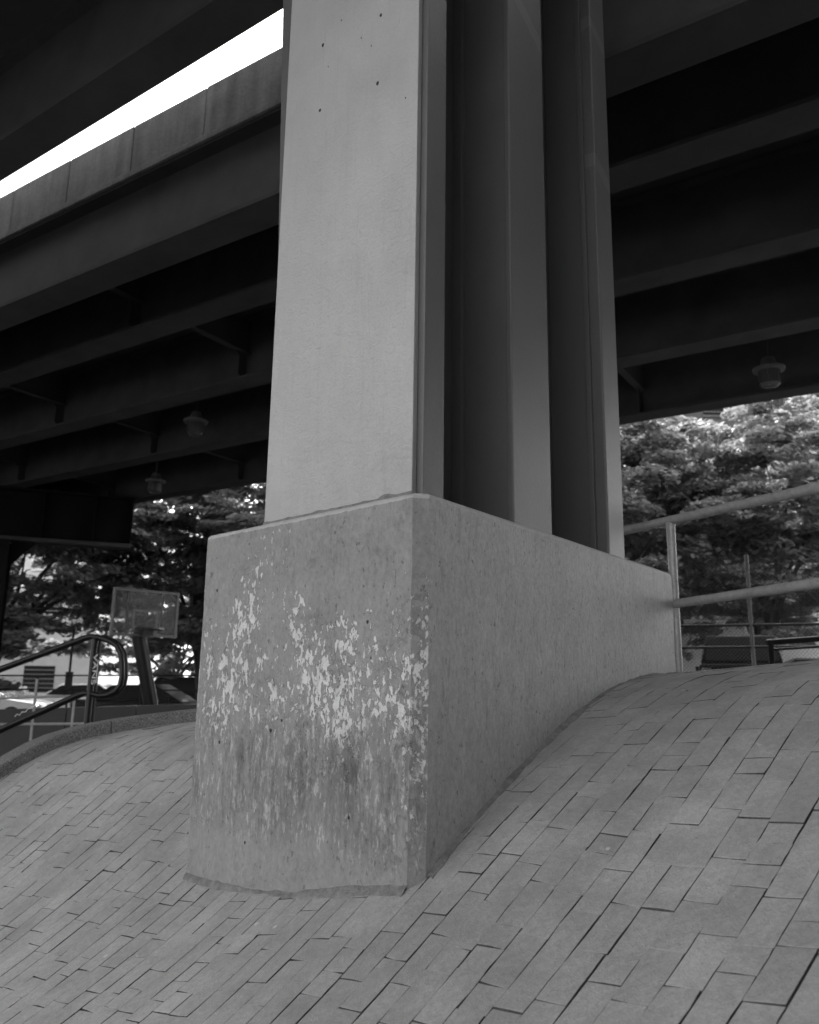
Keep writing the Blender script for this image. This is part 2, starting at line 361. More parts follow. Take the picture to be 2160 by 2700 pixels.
def leafmat(name, v):
    t = NT(name); t.co  # leaves: diffuse plus light shining through
    df = t.n('ShaderNodeBsdfDiffuse'); tr = t.n('ShaderNodeBsdfTranslucent'); gl = t.n('ShaderNodeBsdfGlossy'); gl.inputs['Roughness'].default_value = 0.38
    tn = t.attr('tone'); vv = t.math('MULTIPLY', t.math('ADD', 0.65, t.math('MULTIPLY', tn, 0.7)), v)
    cc = t.n('ShaderNodeCombineColor')
    for i in range(3): t.l(vv, cc.inputs[i])
    t.l(cc.outputs[0], df.inputs[0]); t.l(cc.outputs[0], tr.inputs[0]); gl.inputs[0].default_value = (0.3, 0.3, 0.3, 1)
    a1 = t.n('ShaderNodeMixShader'); a1.inputs[0].default_value = 0.45; t.l(df.outputs[0], a1.inputs[1]); t.l(tr.outputs[0], a1.inputs[2])
    a2 = t.n('ShaderNodeMixShader'); a2.inputs[0].default_value = 0.05; t.l(a1.outputs[0], a2.inputs[1]); t.l(gl.outputs[0], a2.inputs[2])
    t.l(a2.outputs[0], t.out.inputs[0]); return t.m
M['leaf'] = leafmat('leaf', 0.31)
M['leaf_dark'] = leafmat('leaf_dark', 0.32)

# ------------------------------------------------------------------ pedestal frame (shared by ground, pedestal and column)
P0 = Vector((0.07023, 3.2, 2.2727))
U = Vector((0.60741, 0.79439, 0)); V = Vector((-0.71499, 0.69913, 0))      # along the right face / along the front face
PW, PLN, TOPZ = 1.571, 2.740, 2.2727
EX = -V; EY = Vector((V.y, -V.x, 0))                                       # front-face frame: to the right, inwards
if EY.dot(U) < 0: EY = -EY
RZ = math.atan2(EX.y, EX.x)
u_l = Vector((U.dot(EX), U.dot(EY), 0))                                    # U in that frame

# ------------------------------------------------------------------ the ground surface
_c = [1.0851, 0.5296, 0.4915, 0.0392, 0.0818, 0.1001, 1.4911, 0.1036, -0.0223, 0.3617]
def _zraw(x, y):
    x = np.asarray(x, float); y = np.asarray(y, float)
    yc = 1.3 + np.log1p(np.exp((y - 1.3) * 4)) / 4          # level off behind the camera
    xc = np.clip(x, -6, 4)
    yy = yc - 4
    ramp = _c[0] + _c[1] * xc + _c[2] * yy + _c[3] * xc * xc + _c[4] * xc * yy + _c[5] * yy * yy
    pl = _c[6] + _c[7] * np.clip(x, -6, 5) + _c[8] * yy
    k = _c[9] + .03; d = ramp - pl
    z = 0.5 * (ramp + pl - np.sqrt(d * d + k * k))
    kt = 0.08; d2 = z + 0.24                                # never below the plaza
    return 0.5 * (z - 0.24 + np.sqrt(d2 * d2 + kt * kt))
_B = np.array([(0.062, 3.189, .808), (.366, 3.586, 1.065), (.798, 4.152, 1.348), (1.076, 4.515, 1.496), (1.202, 4.680, 1.549), (1.407, 4.948, 1.586), (1.74, 5.38, 1.621),
               (-1.053, 4.298, .609), (-.728, 3.981, .625), (-.419, 3.678, .681)])
_r = _B[:, 2] - _zraw(_B[:, 0], _B[:, 1])
_K = np.exp(-((_B[:, None, :2] - _B[None, :, :2]) ** 2).sum(2) / (2 * .45 ** 2))
_w = np.linalg.solve(_K + 0.15 * np.eye(len(_B)), _r)
def zs(x, y):
    x = np.asarray(x, float); y = np.asarray(y, float)
    d2 = (x[..., None] - _B[:, 0]) ** 2 + (y[..., None] - _B[:, 1]) ** 2
    return _zraw(x, y) + (np.exp(-d2 / (2 * .45 ** 2)) * _w).sum(-1)
def zsf(x, y): return float(zs(np.array([x]), np.array([y]))[0])

# curb line along the far left edge of the bank
_cp = [(-6.6, 3.4), (-5.4, 4.15), (-4.4, 4.9), (-3.55, 5.65), (-2.95, 6.25), (-2.55, 6.62), (-2.1, 6.86), (-1.5, 7.0), (-0.7, 7.05), (0.4, 7.05), (1.6, 7.0)]
def catmull(pts, n):
    out = []; p = [Vector(q) for q in pts]; p = [p[0] * 2 - p[1]] + p + [p[-1] * 2 - p[-2]]
    for i in range(1, len(p) - 2):
        for k in range(n):
            s = k / n
            out.append(0.5 * ((2 * p[i]) + (-p[i - 1] + p[i + 1]) * s + (2 * p[i - 1] - 5 * p[i] + 4 * p[i + 1] - p[i + 2]) * s * s + (-p[i - 1] + 3 * p[i] - 3 * p[i + 1] + p[i + 2]) * s ** 3))
    out.append(p[-2]); return out
CURB = catmull([(a_, b_, 0) for a_, b_ in _cp], 12)
_cx = np.array([p.x for p in CURB]); _cyy = np.array([p.y for p in CURB])
def inside(x, y):                       # on the bank's side of the curb
    lim = np.interp(x, _cx, _cyy, left=_cyy[0], right=20.0)
    return y < np.where(np.asarray(x) > 1.55, 9.2, lim)

# bed of the bank
nx, ny = 150, 150
gx = np.linspace(-7.5, 9.5, nx); gy = np.linspace(-5.5, 9.2, ny)
GX, GY = np.meshgrid(gx, gy); GZ = zs(GX, GY) - 0.013 + 0.005 * np.sin(GX * 2.3 + 1.3 * np.sin(GY * 1.7)) * np.cos(GY * 2.9 + 0.8 * np.sin(GX * 3.1))
idx = -np.ones(GX.shape, int); vs = []; fs = []
ins = inside(GX - 0.0, GY - 0.16)
for j in range(ny):
    for i in range(nx):
        idx[j, i] = len(vs); vs.append((GX[j, i], GY[j, i], GZ[j, i]))
for j in range(ny - 1):
    for i in range(nx - 1):
        if ins[j, i] and ins[j + 1, i] and ins[j, i + 1] and ins[j + 1, i + 1]:
            fs.append((idx[j, i], idx[j, i + 1], idx[j + 1, i + 1], idx[j + 1, i]))
me = bpy.data.meshes.new('brick_bank'); me.from_pydata(vs, [], fs); me.update()
bm = bmesh.new(); bm.from_mesh(me)
bmesh.ops.delete(bm, geom=[v for v in bm.verts if not v.link_faces], context='VERTS')
be = [e_ for e_ in bm.edges if e_.is_boundary]
ex = bmesh.ops.extrude_edge_only(bm, edges=be)
for v in ex['geom']:
    if isinstance(v, bmesh.types.BMVert): v.co.z = -1.2
bm.to_mesh(me); bm.free()
bank = link('brick_bank', me, M['joint'], smooth=True); me.materials.append(M['paving_far'])
for p in me.polygons:
    c_ = RCAM.T @ (np.array(p.center) - CAM); dp = -c_[2]
    if dp < 0.3 or p.center.y < 1.0 or not (-420 < CX + F_PX * c_[0] / dp < 2580 and CY - F_PX * c_[1] / dp < 3250): p.material_index = 1
tag(bank, 'wavy brick paved bank rising to a rounded crest', None, kind='structure')

# bricks laid in fanned columns running up the bank
O = np.array([-12.27, -9.67]); R0 = 18.0; BW, BL = 0.1115, 0.2105
bricks = []   # (visible size, 8 outline points...)
P0n = np.array(P0)[:2]; Un = np.array(U)[:2]; Vn = np.array(V)[:2]
A2 = np.linalg.inv(np.stack([Un, Vn], 1))
def in_ped(x, y, mrg=0.0):
    s_, t_ = A2 @ (np.array([x, y]) - P0n)
    return -0.03 + mrg < s_ < PLN - mrg and -mrg * 0 + mrg < t_ < PW - mrg
th0 = 0.75
cols = []
off = -4.9
while off < 3.6:
    wd = BW * random.choice([1.0, 1.0, 1.0, 1.03, 0.97, 0.97, 0.84])
    cols.append((off, wd)); off += wd
RT = RCAM.T
def project(P):
    c_ = RT @ (np.asarray(P) - CAM); return CX + F_PX * c_[0] / -c_[2], CY - F_PX * c_[1] / -c_[2], -c_[2]
for off, wd in cols:
    thA = th0 + (off) / R0; thB = th0 + (off + wd) / R0
    thM = 0.5 * (thA + thB); dirM = np.array([math.sin(thM), math.cos(thM)])
    r = R0 - 3.6 - random.random() * BL
    run = 0
    while r < R0 + 5.6:
        P = O + dirM * r
        e_ = 0.05; g_ = (zsf(*(P + dirM * e_)) - zsf(*(P - dirM * e_))) / (2 * e_)
        half = random.random() < 0.27
        ln = BL * (0.5 if half else 1.0) * random.uniform(0.985, 1.015)
        dr = ln / math.sqrt(1 + g_ * g_)
        Q = O + dirM * (r + dr / 2)
        if -7 < Q[0] < 6.5 and 0.9 < Q[1] < 8.2:
            pz = zsf(*Q); u_, v_, dep = project((Q[0], Q[1], pz))
            keep = dep > 0.3 and -420 < u_ < 2580 and v_ < 3250
            ok = bool(inside(Q[0], Q[1] - 0.02)) and not in_ped(Q[0], Q[1], 0.06)
            if keep and ok: bricks.append((r, dr, thA, thB, thM, u_, v_, dep, pz, Q))
        r += dr

def brick_mesh(b, jt):
    r, dr, thA, thB, thM, u_, v_, dep, pz, Q = b
    ga, gb = jt.choice([0.0008, 0.001, 0.0012, 0.0015, 0.0024]), jt.choice([0.0007, 0.0009, 0.0012, 0.0018, 0.0036])   # open and tight joints
    g0, g1 = jt.choice([0.0009, 0.0011, 0.0014, 0.002]), jt.choice([0.0007, 0.0009, 0.0012, 0.0024])
    tx, ty, dz = jt.gauss(0, 0.012), jt.gauss(0, 0.007), jt.gauss(0, 0.0011)
    sk = jt.gauss(0, 0.0016)
    nu, nv = 3, 4
    us = np.linspace(0, 1, nu); vs_ = np.linspace(0, 1, nv)
    rr = 0.5 * (2 * r + dr)
    def pt(a_, b_, inset, drop):
        th = thA + (ga + inset) / rr + (thB - thA - (ga + gb + 2 * inset) / rr) * a_
        rad = r + g0 + inset + (dr - g0 - g1 - 2 * inset) * b_ + sk * (a_ - .5)
        x = O[0] + math.sin(th) * rad; y = O[1] + math.cos(th) * rad
        return x, y, dz + tx * (a_ - .5) * 0.1 + ty * (b_ - .5) * 0.2 - drop
    V_, F_ = [], []
    top = [[pt(a_, b_, 0.0016, 0.0) for a_ in us] for b_ in vs_]
    ring = [(0, j) for j in range(nu)] + [(i, nu - 1) for i in range(1, nv)] + [(nv - 1, j) for j in range(nu - 2, -1, -1)] + [(i, 0) for i in range(nv - 2, 0, -1)]
    for row in top: V_ += row
    n1 = len(V_)
    jits = [jt.gauss(0, 0.0015) for _ in ring]
    for q, (i, j) in enumerate(ring): V_.append(pt(us[j], vs_[i], 0.0 + jits[q], 0.0014))
    n2 = len(V_)
    for q, (i, j) in enumerate(ring): V_.append(pt(us[j], vs_[i], 0.0 + jits[q], 0.032))
    V_ = np.array(V_); V_[:, 2] += zs(V_[:, 0], V_[:, 1])
    for i in range(nv - 1):
        for j in range(nu - 1): F_.append((i * nu + j, i * nu + j + 1, (i + 1) * nu + j + 1, (i + 1) * nu + j))
    k = len(ring)
    for q in range(k):
        q2 = (q + 1) % k; a_ = ring[q][0] * nu + ring[q][1]; b_ = ring[q2][0] * nu + ring[q2][1]
        F_.append((a_, n1 + q, n1 + q2, b_)); F_.append((n1 + q, n2 + q, n2 + q2, n1 + q2))
    F_ = [tuple(reversed(f)) for f in F_]
    side = [0] * ((nv - 1) * (nu - 1)) + [0, 1] * k          # the sides are caked with joint sand
    return V_, F_, side
jt = random.Random(3)
def in_frame(b): return -20 < b[5] < 2180 and 1700 < b[6] < 2720
vis = [b for b in bricks if in_frame(b)]
area = lambda b: (b[1] * BW) / b[7] ** 2
vis.sort(key=lambda b: -area(b))
single = set(id(b) for b in vis[:300])
sv, sf, st_, ss_ = [], [], [], []
for b in bricks:
    V_, F_, side = brick_mesh(b, jt); tone_ = min(1, max(0, jt.gauss(0.5, 0.22)))
    if id(b) in single:
        c0 = V_.mean(0)
        me = bpy.data.meshes.new('brick'); me.from_pydata([tuple(p) for p in (V_ - c0)], [], F_); me.update()
        at = me.attributes.new('tone', 'FLOAT', 'FACE'); at.data.foreach_set('value', [tone_] * len(me.polygons))
        o = link('brick', me, M['brick'], bank); o.location = c0; me.materials.append(M['joint'])
        me.polygons.foreach_set('material_index', side)
    else:
        n = len(sv); sv += [tuple(p) for p in V_]; sf += [tuple(n + i for i in f) for f in F_]; st_ += [tone_] * len(F_); ss_ += side
me = bpy.data.meshes.new('brick_field'); me.from_pydata(sv, [], sf); me.update()
at = me.attributes.new('tone', 'FLOAT', 'FACE'); at.data.foreach_set('value', st_)
o = link('brick_field', me, M['brick'], bank); o['kind'] = 'stuff'; me.materials.append(M['joint']); me.polygons.foreach_set('material_index', ss_)
print('bricks', len(bricks), 'visible', len(vis))

# ------------------------------------------------------------------ plaza: one sheet to the horizon
def plaza_z(x, y):
    s_ = np.clip((x + 0.06 * y + 1.0) / (0.26 * np.maximum(y, 8) + 1.0), 0, 1); s_ = s_ * s_ * (3 - 2 * s_)
    f_ = np.clip((y - 6) / 4, 0, 1)
    zl = -0.35 + 0.42 * np.clip((17 - y) / 4, 0, 1) * np.clip((y - 8) / 2, 0, 1) + 0.42 * np.clip((y - 20) / 4, 0, 1)
    return zl + (1.1 - zl) * s_ * f_
gx = np.concatenate([[-1500, -400, -120, -60], np.arange(-32, 33, 1.0), [60, 120, 400, 1500]])
gy = np.concatenate([[-1500, -400, -120, -60, -30, -15], np.arange(-8, 48, 1.0), [60, 120, 400, 1500]])
GX, GY = np.meshgrid(gx, gy); GZ = plaza_z(GX, GY)
n = len(gx); vs = [(float(a_), float(b_), float(c_)) for a_, b_, c_ in zip(GX.ravel(), GY.ravel(), GZ.ravel())]
fs = [(j * n + i, j * n + i + 1, (j + 1) * n + i + 1, (j + 1) * n + i) for j in range(len(gy) - 1) for i in range(n - 1)]
me = bpy.data.meshes.new('plaza_ground'); me.from_pydata(vs, [], fs); me.update()
pg = tag(link('plaza_ground', me, M['plaza'], smooth=True), kind='structure'); me.materials.append(M['paving_far'])
for p in me.polygons:
    if -30 < p.center.y < 5 and abs(p.center.x) < 60: p.material_index = 1

# ------------------------------------------------------------------ granite curb on the bank's edge
curb = empty('granite_curb', (-2.95, 6.25, zsf(-2.95, 6.25)))
tag(curb, 'curved grey granite curb edging the brick bank on its far left side', 'curb')
dist = [0.0]
for p, q in zip(CURB, CURB[1:]): dist.append(dist[-1] + (q - p).length)
i0 = 0; seg_len = 0.92
bounds = [0.0]
while bounds[-1] < dist[-1]: bounds.append(bounds[-1] + seg_len * random.uniform(0.85, 1.15))
def cpt(s_):
    s_ = min(max(s_, 0), dist[-1] - 1e-4)
    k = max(i for i in range(len(dist)) if dist[i] <= s_); k = min(k, len(CURB) - 2)
    f_ = (s_ - dist[k]) / (dist[k + 1] - dist[k]); return CURB[k].lerp(CURB[k + 1], f_), (CURB[k + 1] - CURB[k]).normalized()
for s0, s1 in zip(bounds, bounds[1:]):
    s1 = min(s1, dist[-1])
    if s1 - s0 < 0.2: continue
    rows = []
    for k in range(7):
        p, tg = cpt(s0 + 0.003 + (s1 - s0 - 0.006) * k / 6); nrm = Vector((-tg.y, tg.x, 0))
        zt = zsf(p.x, p.y) + 0.098
        pi, po = p - nrm * 0.02, p + nrm * 0.22
        rows.append([Vector((pi.x, pi.y, zt - 0.25)), Vector((pi.x, pi.y, zt - 0.012)), Vector((pi.x, pi.y, zt)) + nrm * 0.012, Vector((po.x, po.y, zt)) - nrm * 0.012, Vector((po.x, po.y, zt - 0.012)), Vector((po.x, po.y, -1.2))])
    mb = MB()
    for rw in rows: mb.v += [tuple(p - Vector(curb.location)) for p in rw]
    for k in range(6):
        for q in range(5): mb.f.append((k * 6 + q, k * 6 + q + 1, k * 6 + 7 + q, k * 6 + 6 + q))
    mb.f.append((5, 4, 3, 2, 1, 0)); mb.f.append(tuple(36 + q for q in range(6)))
    mb.build('curb_stone', M['granite'], curb)

# ------------------------------------------------------------------ concrete pedestal
ZB = 0.35
ped = empty('concrete_pedestal', (P0.x, P0.y, 0.78), RZ)
tag(ped, 'large painted concrete pedestal with flaking paint standing in the brick bank', 'pedestal')
org = Vector((P0.x, P0.y, 0.78))
def loc(pw):
    d_ = Vector(pw) - org; return Vector((d_.dot(EX), d_.dot(EY), d_.z))
bm = bmesh.new()
Cn = P0 - U * 0.035
plan = [Cn, P0 + U * PLN, P0 + U * PLN + V * PW, Cn + V * PW]
bv = [bm.verts.new(loc((p.x, p.y, ZB))) for p in plan]; tv = [bm.verts.new(loc((p.x, p.y, TOPZ))) for p in plan]
bm.faces.new(tv); bm.faces.new(bv[::-1])
for i in range(4): bm.faces.new((bv[i], bv[(i + 1) % 4], tv[(i + 1) % 4], tv[i]))
bm.normal_update()
vert_e = [e_ for e_ in bm.edges if abs(e_.verts[0].co.z - e_.verts[1].co.z) > 1]
near = min(vert_e, key=lambda e_: (e_.verts[0].co.xy).length)
bmesh.ops.bevel(bm, geom=[near], offset=0.052, segments=1, affect='EDGES')
left = [e_ for e_ in bm.edges if abs(e_.verts[0].co.z - e_.verts[1].co.z) > 1 and e_.verts[0].co.x < -1.4 and e_.verts[0].co.y < 0.3]
bmesh.ops.bevel(bm, geom=left, offset=0.035, segments=4, affect='EDGES', profile=0.5)
tops = [e_ for e_ in bm.edges if e_.verts[0].co.z > 1 and e_.verts[1].co.z > 1]
bmesh.ops.bevel(bm, geom=tops, offset=0.028, segments=4, affect='EDGES', profile=0.5)
# wear the arrises: subdivide and nudge
bmesh.ops.subdivide_edges(bm, edges=[e_ for e_ in bm.edges if e_.calc_length() > 0.4], cuts=14, use_grid_fill=True)
from mathutils import noise as mnoise
for v in bm.verts:
    n_ = mnoise.noise_vector(v.co * 3.0) * 0.004 + mnoise.noise_vector(v.co * 11.0) * 0.0022
    v.co += Vector((n_.x, n_.y, n_.z * 0.8))
bmesh.ops.triangulate(bm, faces=[f for f in bm.faces if len(f.verts) > 4])
me = bpy.data.meshes.new('concrete_block'); bm.to_mesh(me); bm.free()
for p in me.polygons: p.use_smooth = True
me.set_sharp_from_angle(angle=math.radians(30))
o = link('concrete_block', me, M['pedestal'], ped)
# mortar fillet where the bricks meet the pedestal
def fillet(path_pts, nrm, name, lipped=False):
    mb = MB(); n_ = Vector(nrm)
    for k, p in enumerate(path_pts):
        f1 = mnoise.noise(p * 3.0); f2 = mnoise.noise(p * 14.0 + Vector((5, 1, 2)))
        zg = zsf(p.x, p.y); wv = 0.026 + 0.020 * f1 + 0.012 * f2; hv = 0.014 + 0.016 * f1 + 0.010 * f2
        lip = 0.016 * max(0.0, min(1.0, (k / len(path_pts) - 0.45) * 4)) * (0.6 + 0.8 * abs(f2)) if lipped else 0.0
        pr = [(-0.014, hv + lip), (wv * .3, hv * .62 + lip), (wv * .7, hv * .28 + lip), (wv * .9, 0.002 + lip * .6), (wv * .98, -0.010)]
        for a_, h_ in pr:
            q = p + n_ * a_; mb.v.append(tuple(loc((q.x, q.y, zsf(q.x, q.y) + h_))))
    for k in range(len(path_pts) - 1):
        for q in range(4): mb.f.append((k * 5 + q, k * 5 + q + 1, k * 5 + 6 + q, k * 5 + 5 + q))
    return mb.build(name, M['mortar'], ped, smooth=True)
fr = [P0 - U * 0.035 + V * (0.05 + (PW - 0.08) * k / 110) for k in range(111)]
fillet(fr, -EY, 'mortar_fillet', True)
wnv = Vector((U.y, -U.x, 0))
fillet([P0 + U * (0.02 + (PLN - 0.02) * k / 150) for k in range(151)], wnv, 'mortar_fillet')

# ------------------------------------------------------------------ steel column on the pedestal
colm = empty('steel_column', (P0.x, P0.y, TOPZ), RZ)
tag(colm, 'tall grey painted built-up steel column with deep flanges on the concrete pedestal', 'column')
corg = Vector((P0.x, P0.y, TOPZ)); CT = 6.60 - TOPZ
INS = 0.09
def cl(u_, i_, z_):      # u along the right face, i = inset from the right face towards the left, z above the pedestal
    p = P0 + U * u_ + (-wnv) * i_ - P0
    return Vector((p.dot(EX), p.dot(EY), z_))
def slab(u0, u1, i0_, i1_, z0=-0.04, z1=CT):
    mb = MB(); mb.quadbox([cl(u0, i0_, z0), cl(u1, i0_, z0), cl(u1, i1_, z0), cl(u0, i1_, z0), cl(u0, i0_, z1), cl(u1, i0_, z1), cl(u1, i1_, z1), cl(u0, i1_, z1)])
    return mb
def slabV(u0, u1, t0, t1, z0=-0.04, z1=CT):   # front-parallel slab: t along the front face
    mb = MB()
    def q(u_, t_, z_):
        p = U * u_ + V * t_; return Vector((p.dot(EX), p.dot(EY), z_))
    mb.quadbox([q(u0, t0, z0), q(u1, t0, z0), q(u1, t1, z0), q(u0, t1, z0), q(u0, t0, z1), q(u1, t0, z1), q(u1, t1, z1), q(u0, t1, z1)])
    return mb
slabV(0.048, 0.080, 0.128, 1.162).build('cover_plate', M['column'], colm, bevel=0.004)
slabV(0.0805, 0.232, 0.0905, 1.20).build('front_flange', M['column_side_shaded'], colm, bevel=0.004)
slabV(0.83, 1.232, 0.0905, 1.20).build('middle_flange', M['column_side_shaded'], colm, bevel=0.008)
slabV(1.95, 2.19, 0.0905, 1.20).build('rear_flange', M['column_side_shaded'], colm, bevel=0.010)
slabV(0.8262, 0.8297, 0.122, 0.469).build('recess_shade_face', M['column_shaded'], colm)  # thin dark faces added to paint shade into the recesses
slabV(1.9462, 1.9497, 0.205, 0.469).build('recess_shade_face', M['column_shaded'], colm)
slabV(0.2325, 0.8295, 0.47, 0.82).build('web', M['column_shaded'], colm)
slabV(1.2325, 1.9495, 0.47, 0.82).build('web', M['column_shaded'], colm)
slabV(1.922, 1.9495, 0.165, 0.20).build('lip', M['column_shaded'], colm, bevel=0.003)
slabV(0.790, 0.826, 0.40, 0.4695).build('corner_angle', M['column_shaded'], colm, bevel=0.004)
# flaring plate on the far left edge
mb = MB()
def q3(u_, t_, z_):
    p = U * u_ + V * t_; return Vector((p.dot(EX), p.dot(EY), z_))
za, zb_ = 0.75, CT
mb.quadbox([q3(0.12, 1.2, za), q3(0.16, 1.2, za), q3(0.16, 1.212, za), q3(0.12, 1.212, za), q3(0.12, 1.2, zb_), q3(0.16, 1.2, zb_), q3(0.16, 1.40, zb_), q3(0.12, 1.40, zb_)])
mb.build('flared_plate', M['column_shaded'], colm, bevel=0.003)
# empty bolt holes with rust in the cover plate
def on_plate(px_, py_):
    d = ray(px_, py_); n_ = np.array(EY); p0 = np.array(P0 + U * 0.048)
    t_ = (p0 - CAM).dot(n_) / d.dot(n_); return Vector(CAM + d * t_)
for px_, py_, s_ in ((852, 119, 1.0), (1005, 40, 0.9), (996, 220, 1.0), (844, 291, 0.95), (901, 54, 0.4), (1070, 258, 0.35), (866, 176, 0.3), (980, 121, 0.3), (953, 100, 0.3)):
    w_ = on_plate(px_, py_) - corg; c_ = Vector((w_.dot(EX), w_.dot(EY), w_.z)); mb = MB(); k = 10
    ringp = [(0.0085 * s_ * math.cos(2 * math.pi * q / k) * random.uniform(.8, 1.2), 0.0105 * s_ * math.sin(2 * math.pi * q / k) * random.uniform(.8, 1.2)) for q in range(k)]
    mb.prism([c_ + Vector((a_, -0.0022, b_)) for a_, b_ in ringp], Vector((0, 0.004, 0)))
    mb.build('bolt_hole', M['rust'], colm)
# cracked caulk and paint flakes along the column's foot
mb = MB(); nn = 90
for k in range(nn + 1):
    t_ = 0.125 + 1.04 * k / nn; h_ = 0.018 + 0.030 * max(0, mnoise.noise(Vector((t_ * 9, 1, 0)))) + 0.02 * max(0, 0.35 - t_); w_ = 0.012 + 0.008 * mnoise.noise(Vector((t_ * 17, 3, 0)))
    for uu, z_ in ((0.0475, h_ + 0.012), (0.046 - w_ * .5, h_ * .8), (0.046 - w_, 0.0), (0.044 - w_, -0.02)): mb.v.append(tuple(q3(uu, t_, z_)))
for k in range(nn):
    for q in range(3): mb.f.append((k * 4 + q, k * 4 + q + 1, k * 4 + 5 + q, k * 4 + 4 + q))
mb.build('caulk', M['mortar'], colm)
# cap plate the overpass rests on
slabV(-0.05, 2.3, 0.0, 1.30, CT + 0.0, CT + 0.06).build('cap_plate', M['column_shaded'], colm)

# ------------------------------------------------------------------ the viaduct and the overpass
G = Vector((-0.83753, 0.54639, 0)); Q = Vector((0.54639, 0.83753, 0)); ZV = Vector((0, 0, 1))
GZB = 6.60
def gp(g_, q_, z_): return G * g_ + Q * q_ + ZV * z_
def along(mb, g0, g1, q0, q1, z0, z1):
    mb.quadbox([gp(g0, q0, z0), gp(g0, q1, z0), gp(g1, q1, z0), gp(g1, q0, z0), gp(g0, q0, z1), gp(g0, q1, z1), gp(g1, q1, z1), gp(g1, q0, z1)])
G0, G1 = -29.5, 60.0
def girder(parent, qn, zb, depth, g0=G0, g1=G1, fw=0.42, mat='girder'):   # qn = near edge of the bottom flange
    mb = MB(); along(mb, g0, g1, qn + fw / 2 - 0.016, qn + fw / 2 + 0.016, zb + 0.045, zb + depth - 0.04)
    o = mb.build('girder', M[mat], parent)
    mb = MB(); along(mb, g0, g1, qn, qn + fw, zb, zb + 0.0448); mb.build('bottom_flange', M['girder'], o)
    mb = MB(); along(mb, g0, g1, qn + 0.03, qn + fw - 0.03, zb + depth - 0.0398, zb + depth); mb.build('top_flange', M['girder'], o)
    return o
via = empty('viaduct', (0, 0, 0))
tag(via, 'dark steel girder viaduct crossing behind the column with a stained concrete parapet', 'viaduct')
qs = [7.16, 9.42, 11.86, 14.65]
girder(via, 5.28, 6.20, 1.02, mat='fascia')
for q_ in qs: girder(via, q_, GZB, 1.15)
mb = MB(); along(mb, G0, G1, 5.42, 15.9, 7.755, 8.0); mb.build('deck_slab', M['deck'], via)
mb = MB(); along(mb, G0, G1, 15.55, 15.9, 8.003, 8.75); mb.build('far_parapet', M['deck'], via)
# parapet in cast panels with open joints, on a ledge with a drip groove
mb = MB(); along(mb, G0, G1, 5.28, 5.415, 7.223, 7.30); led = mb.build('ledge', M['parapet'], via, bevel=0.01)
pl_ = 1.21; k = 0; g_ = 6.2 - 1.21 * 29
while g_ < G1:
    mb = MB(); along(mb, g_ + 0.008, g_ + pl_ - 0.008, 5.305 + random.uniform(-.004, .004), 5.55, 7.303, 7.92); mb.build('parapet_panel', M['parapet'], via, bevel=0.008)
    g_ += pl_
qn_all = [5.28] + qs
for gi in (-6.2, -0.9, 4.4, 9.65, 14.8, 20.0, 25.2):
    for qa, qb in zip(qn_all, qn_all[1:]):
        ca, cb = qa + 0.21 + 0.018, qb + 0.21 - 0.018
        mb = MB(); along(mb, gi - 0.012, gi + 0.012, ca, cb, GZB + 0.52, GZB + 1.09)
        d_ = mb.build('diaphragm', M['girder'], via)
        mb = MB(); along(mb, gi - 0.07, gi + 0.07, ca, cb, GZB + 0.50, GZB + 0.519); mb.build('diaphragm_flange', M['girder'], d_)
        # web stiffener with clipped corners on the far girder
        mb = MB(); sg = gi + 0.03
        poly = [gp(sg, cb, GZB + 0.06), gp(sg, cb - 0.12, GZB + 0.06), gp(sg, cb - 0.19, GZB + 0.12), gp(sg, cb - 0.19, GZB + 0.42), gp(sg, cb - 0.30, GZB + 0.52), gp(sg, cb - 0.30, GZB + 1.08), gp(sg, cb, GZB + 1.08)]
        mb.prism(poly, G * 0.02); mb.build('stiffener', M['girder'], d_)
over = empty('overpass', (0, 0, 0))
tag(over, 'dark girder overpass overhead with a bright sky gap beside it', 'overpass')
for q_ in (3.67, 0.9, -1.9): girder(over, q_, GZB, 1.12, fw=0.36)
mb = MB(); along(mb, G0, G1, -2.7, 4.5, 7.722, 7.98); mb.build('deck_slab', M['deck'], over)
mb = MB(); along(mb, G0, G1, 4.2, 4.45, 7.983, 8.75); mb.build('parapet', M['parapet'], over)
mb = MB(); along(mb, G0, G1, -2.65, -2.4, 7.983, 8.75); mb.build('parapet', M['parapet'], over)
mb = MB(); along(mb, -13.0, -11.0, -2.9, 16.2, -1.2, 6.56); mb.build('side_light_blocker', M['wall'], over, bevel=0.03)  # unseen block added on the right to cut side light
mb = MB(); along(mb, -13.0, -11.0, -18.0, -2.95, -1.2, 10.0); mb.build('sky_blocker_wall', M['wall'], over, bevel=0.03)  # unseen wall added to block sky light from behind right
for gi in (4.4, 9.65, 14.8):
    for qa, qb in ((-1.9, 0.9), (0.9, 3.67)):
        mb = MB(); along(mb, gi - 0.012, gi + 0.012, qa + 0.2, qb + 0.16, GZB + 0.5, GZB + 1.06); mb.build('diaphragm', M['girder'], over)

# the overpass climbs gently towards the right
pc_ = gp(8.2, 0, 6.6)
over.matrix_world = Matrix.Translation(pc_ + Vector((0, 0, -0.04))) @ Matrix.Rotation(-0.04, 4, Q) @ Matrix.Translation(-pc_)

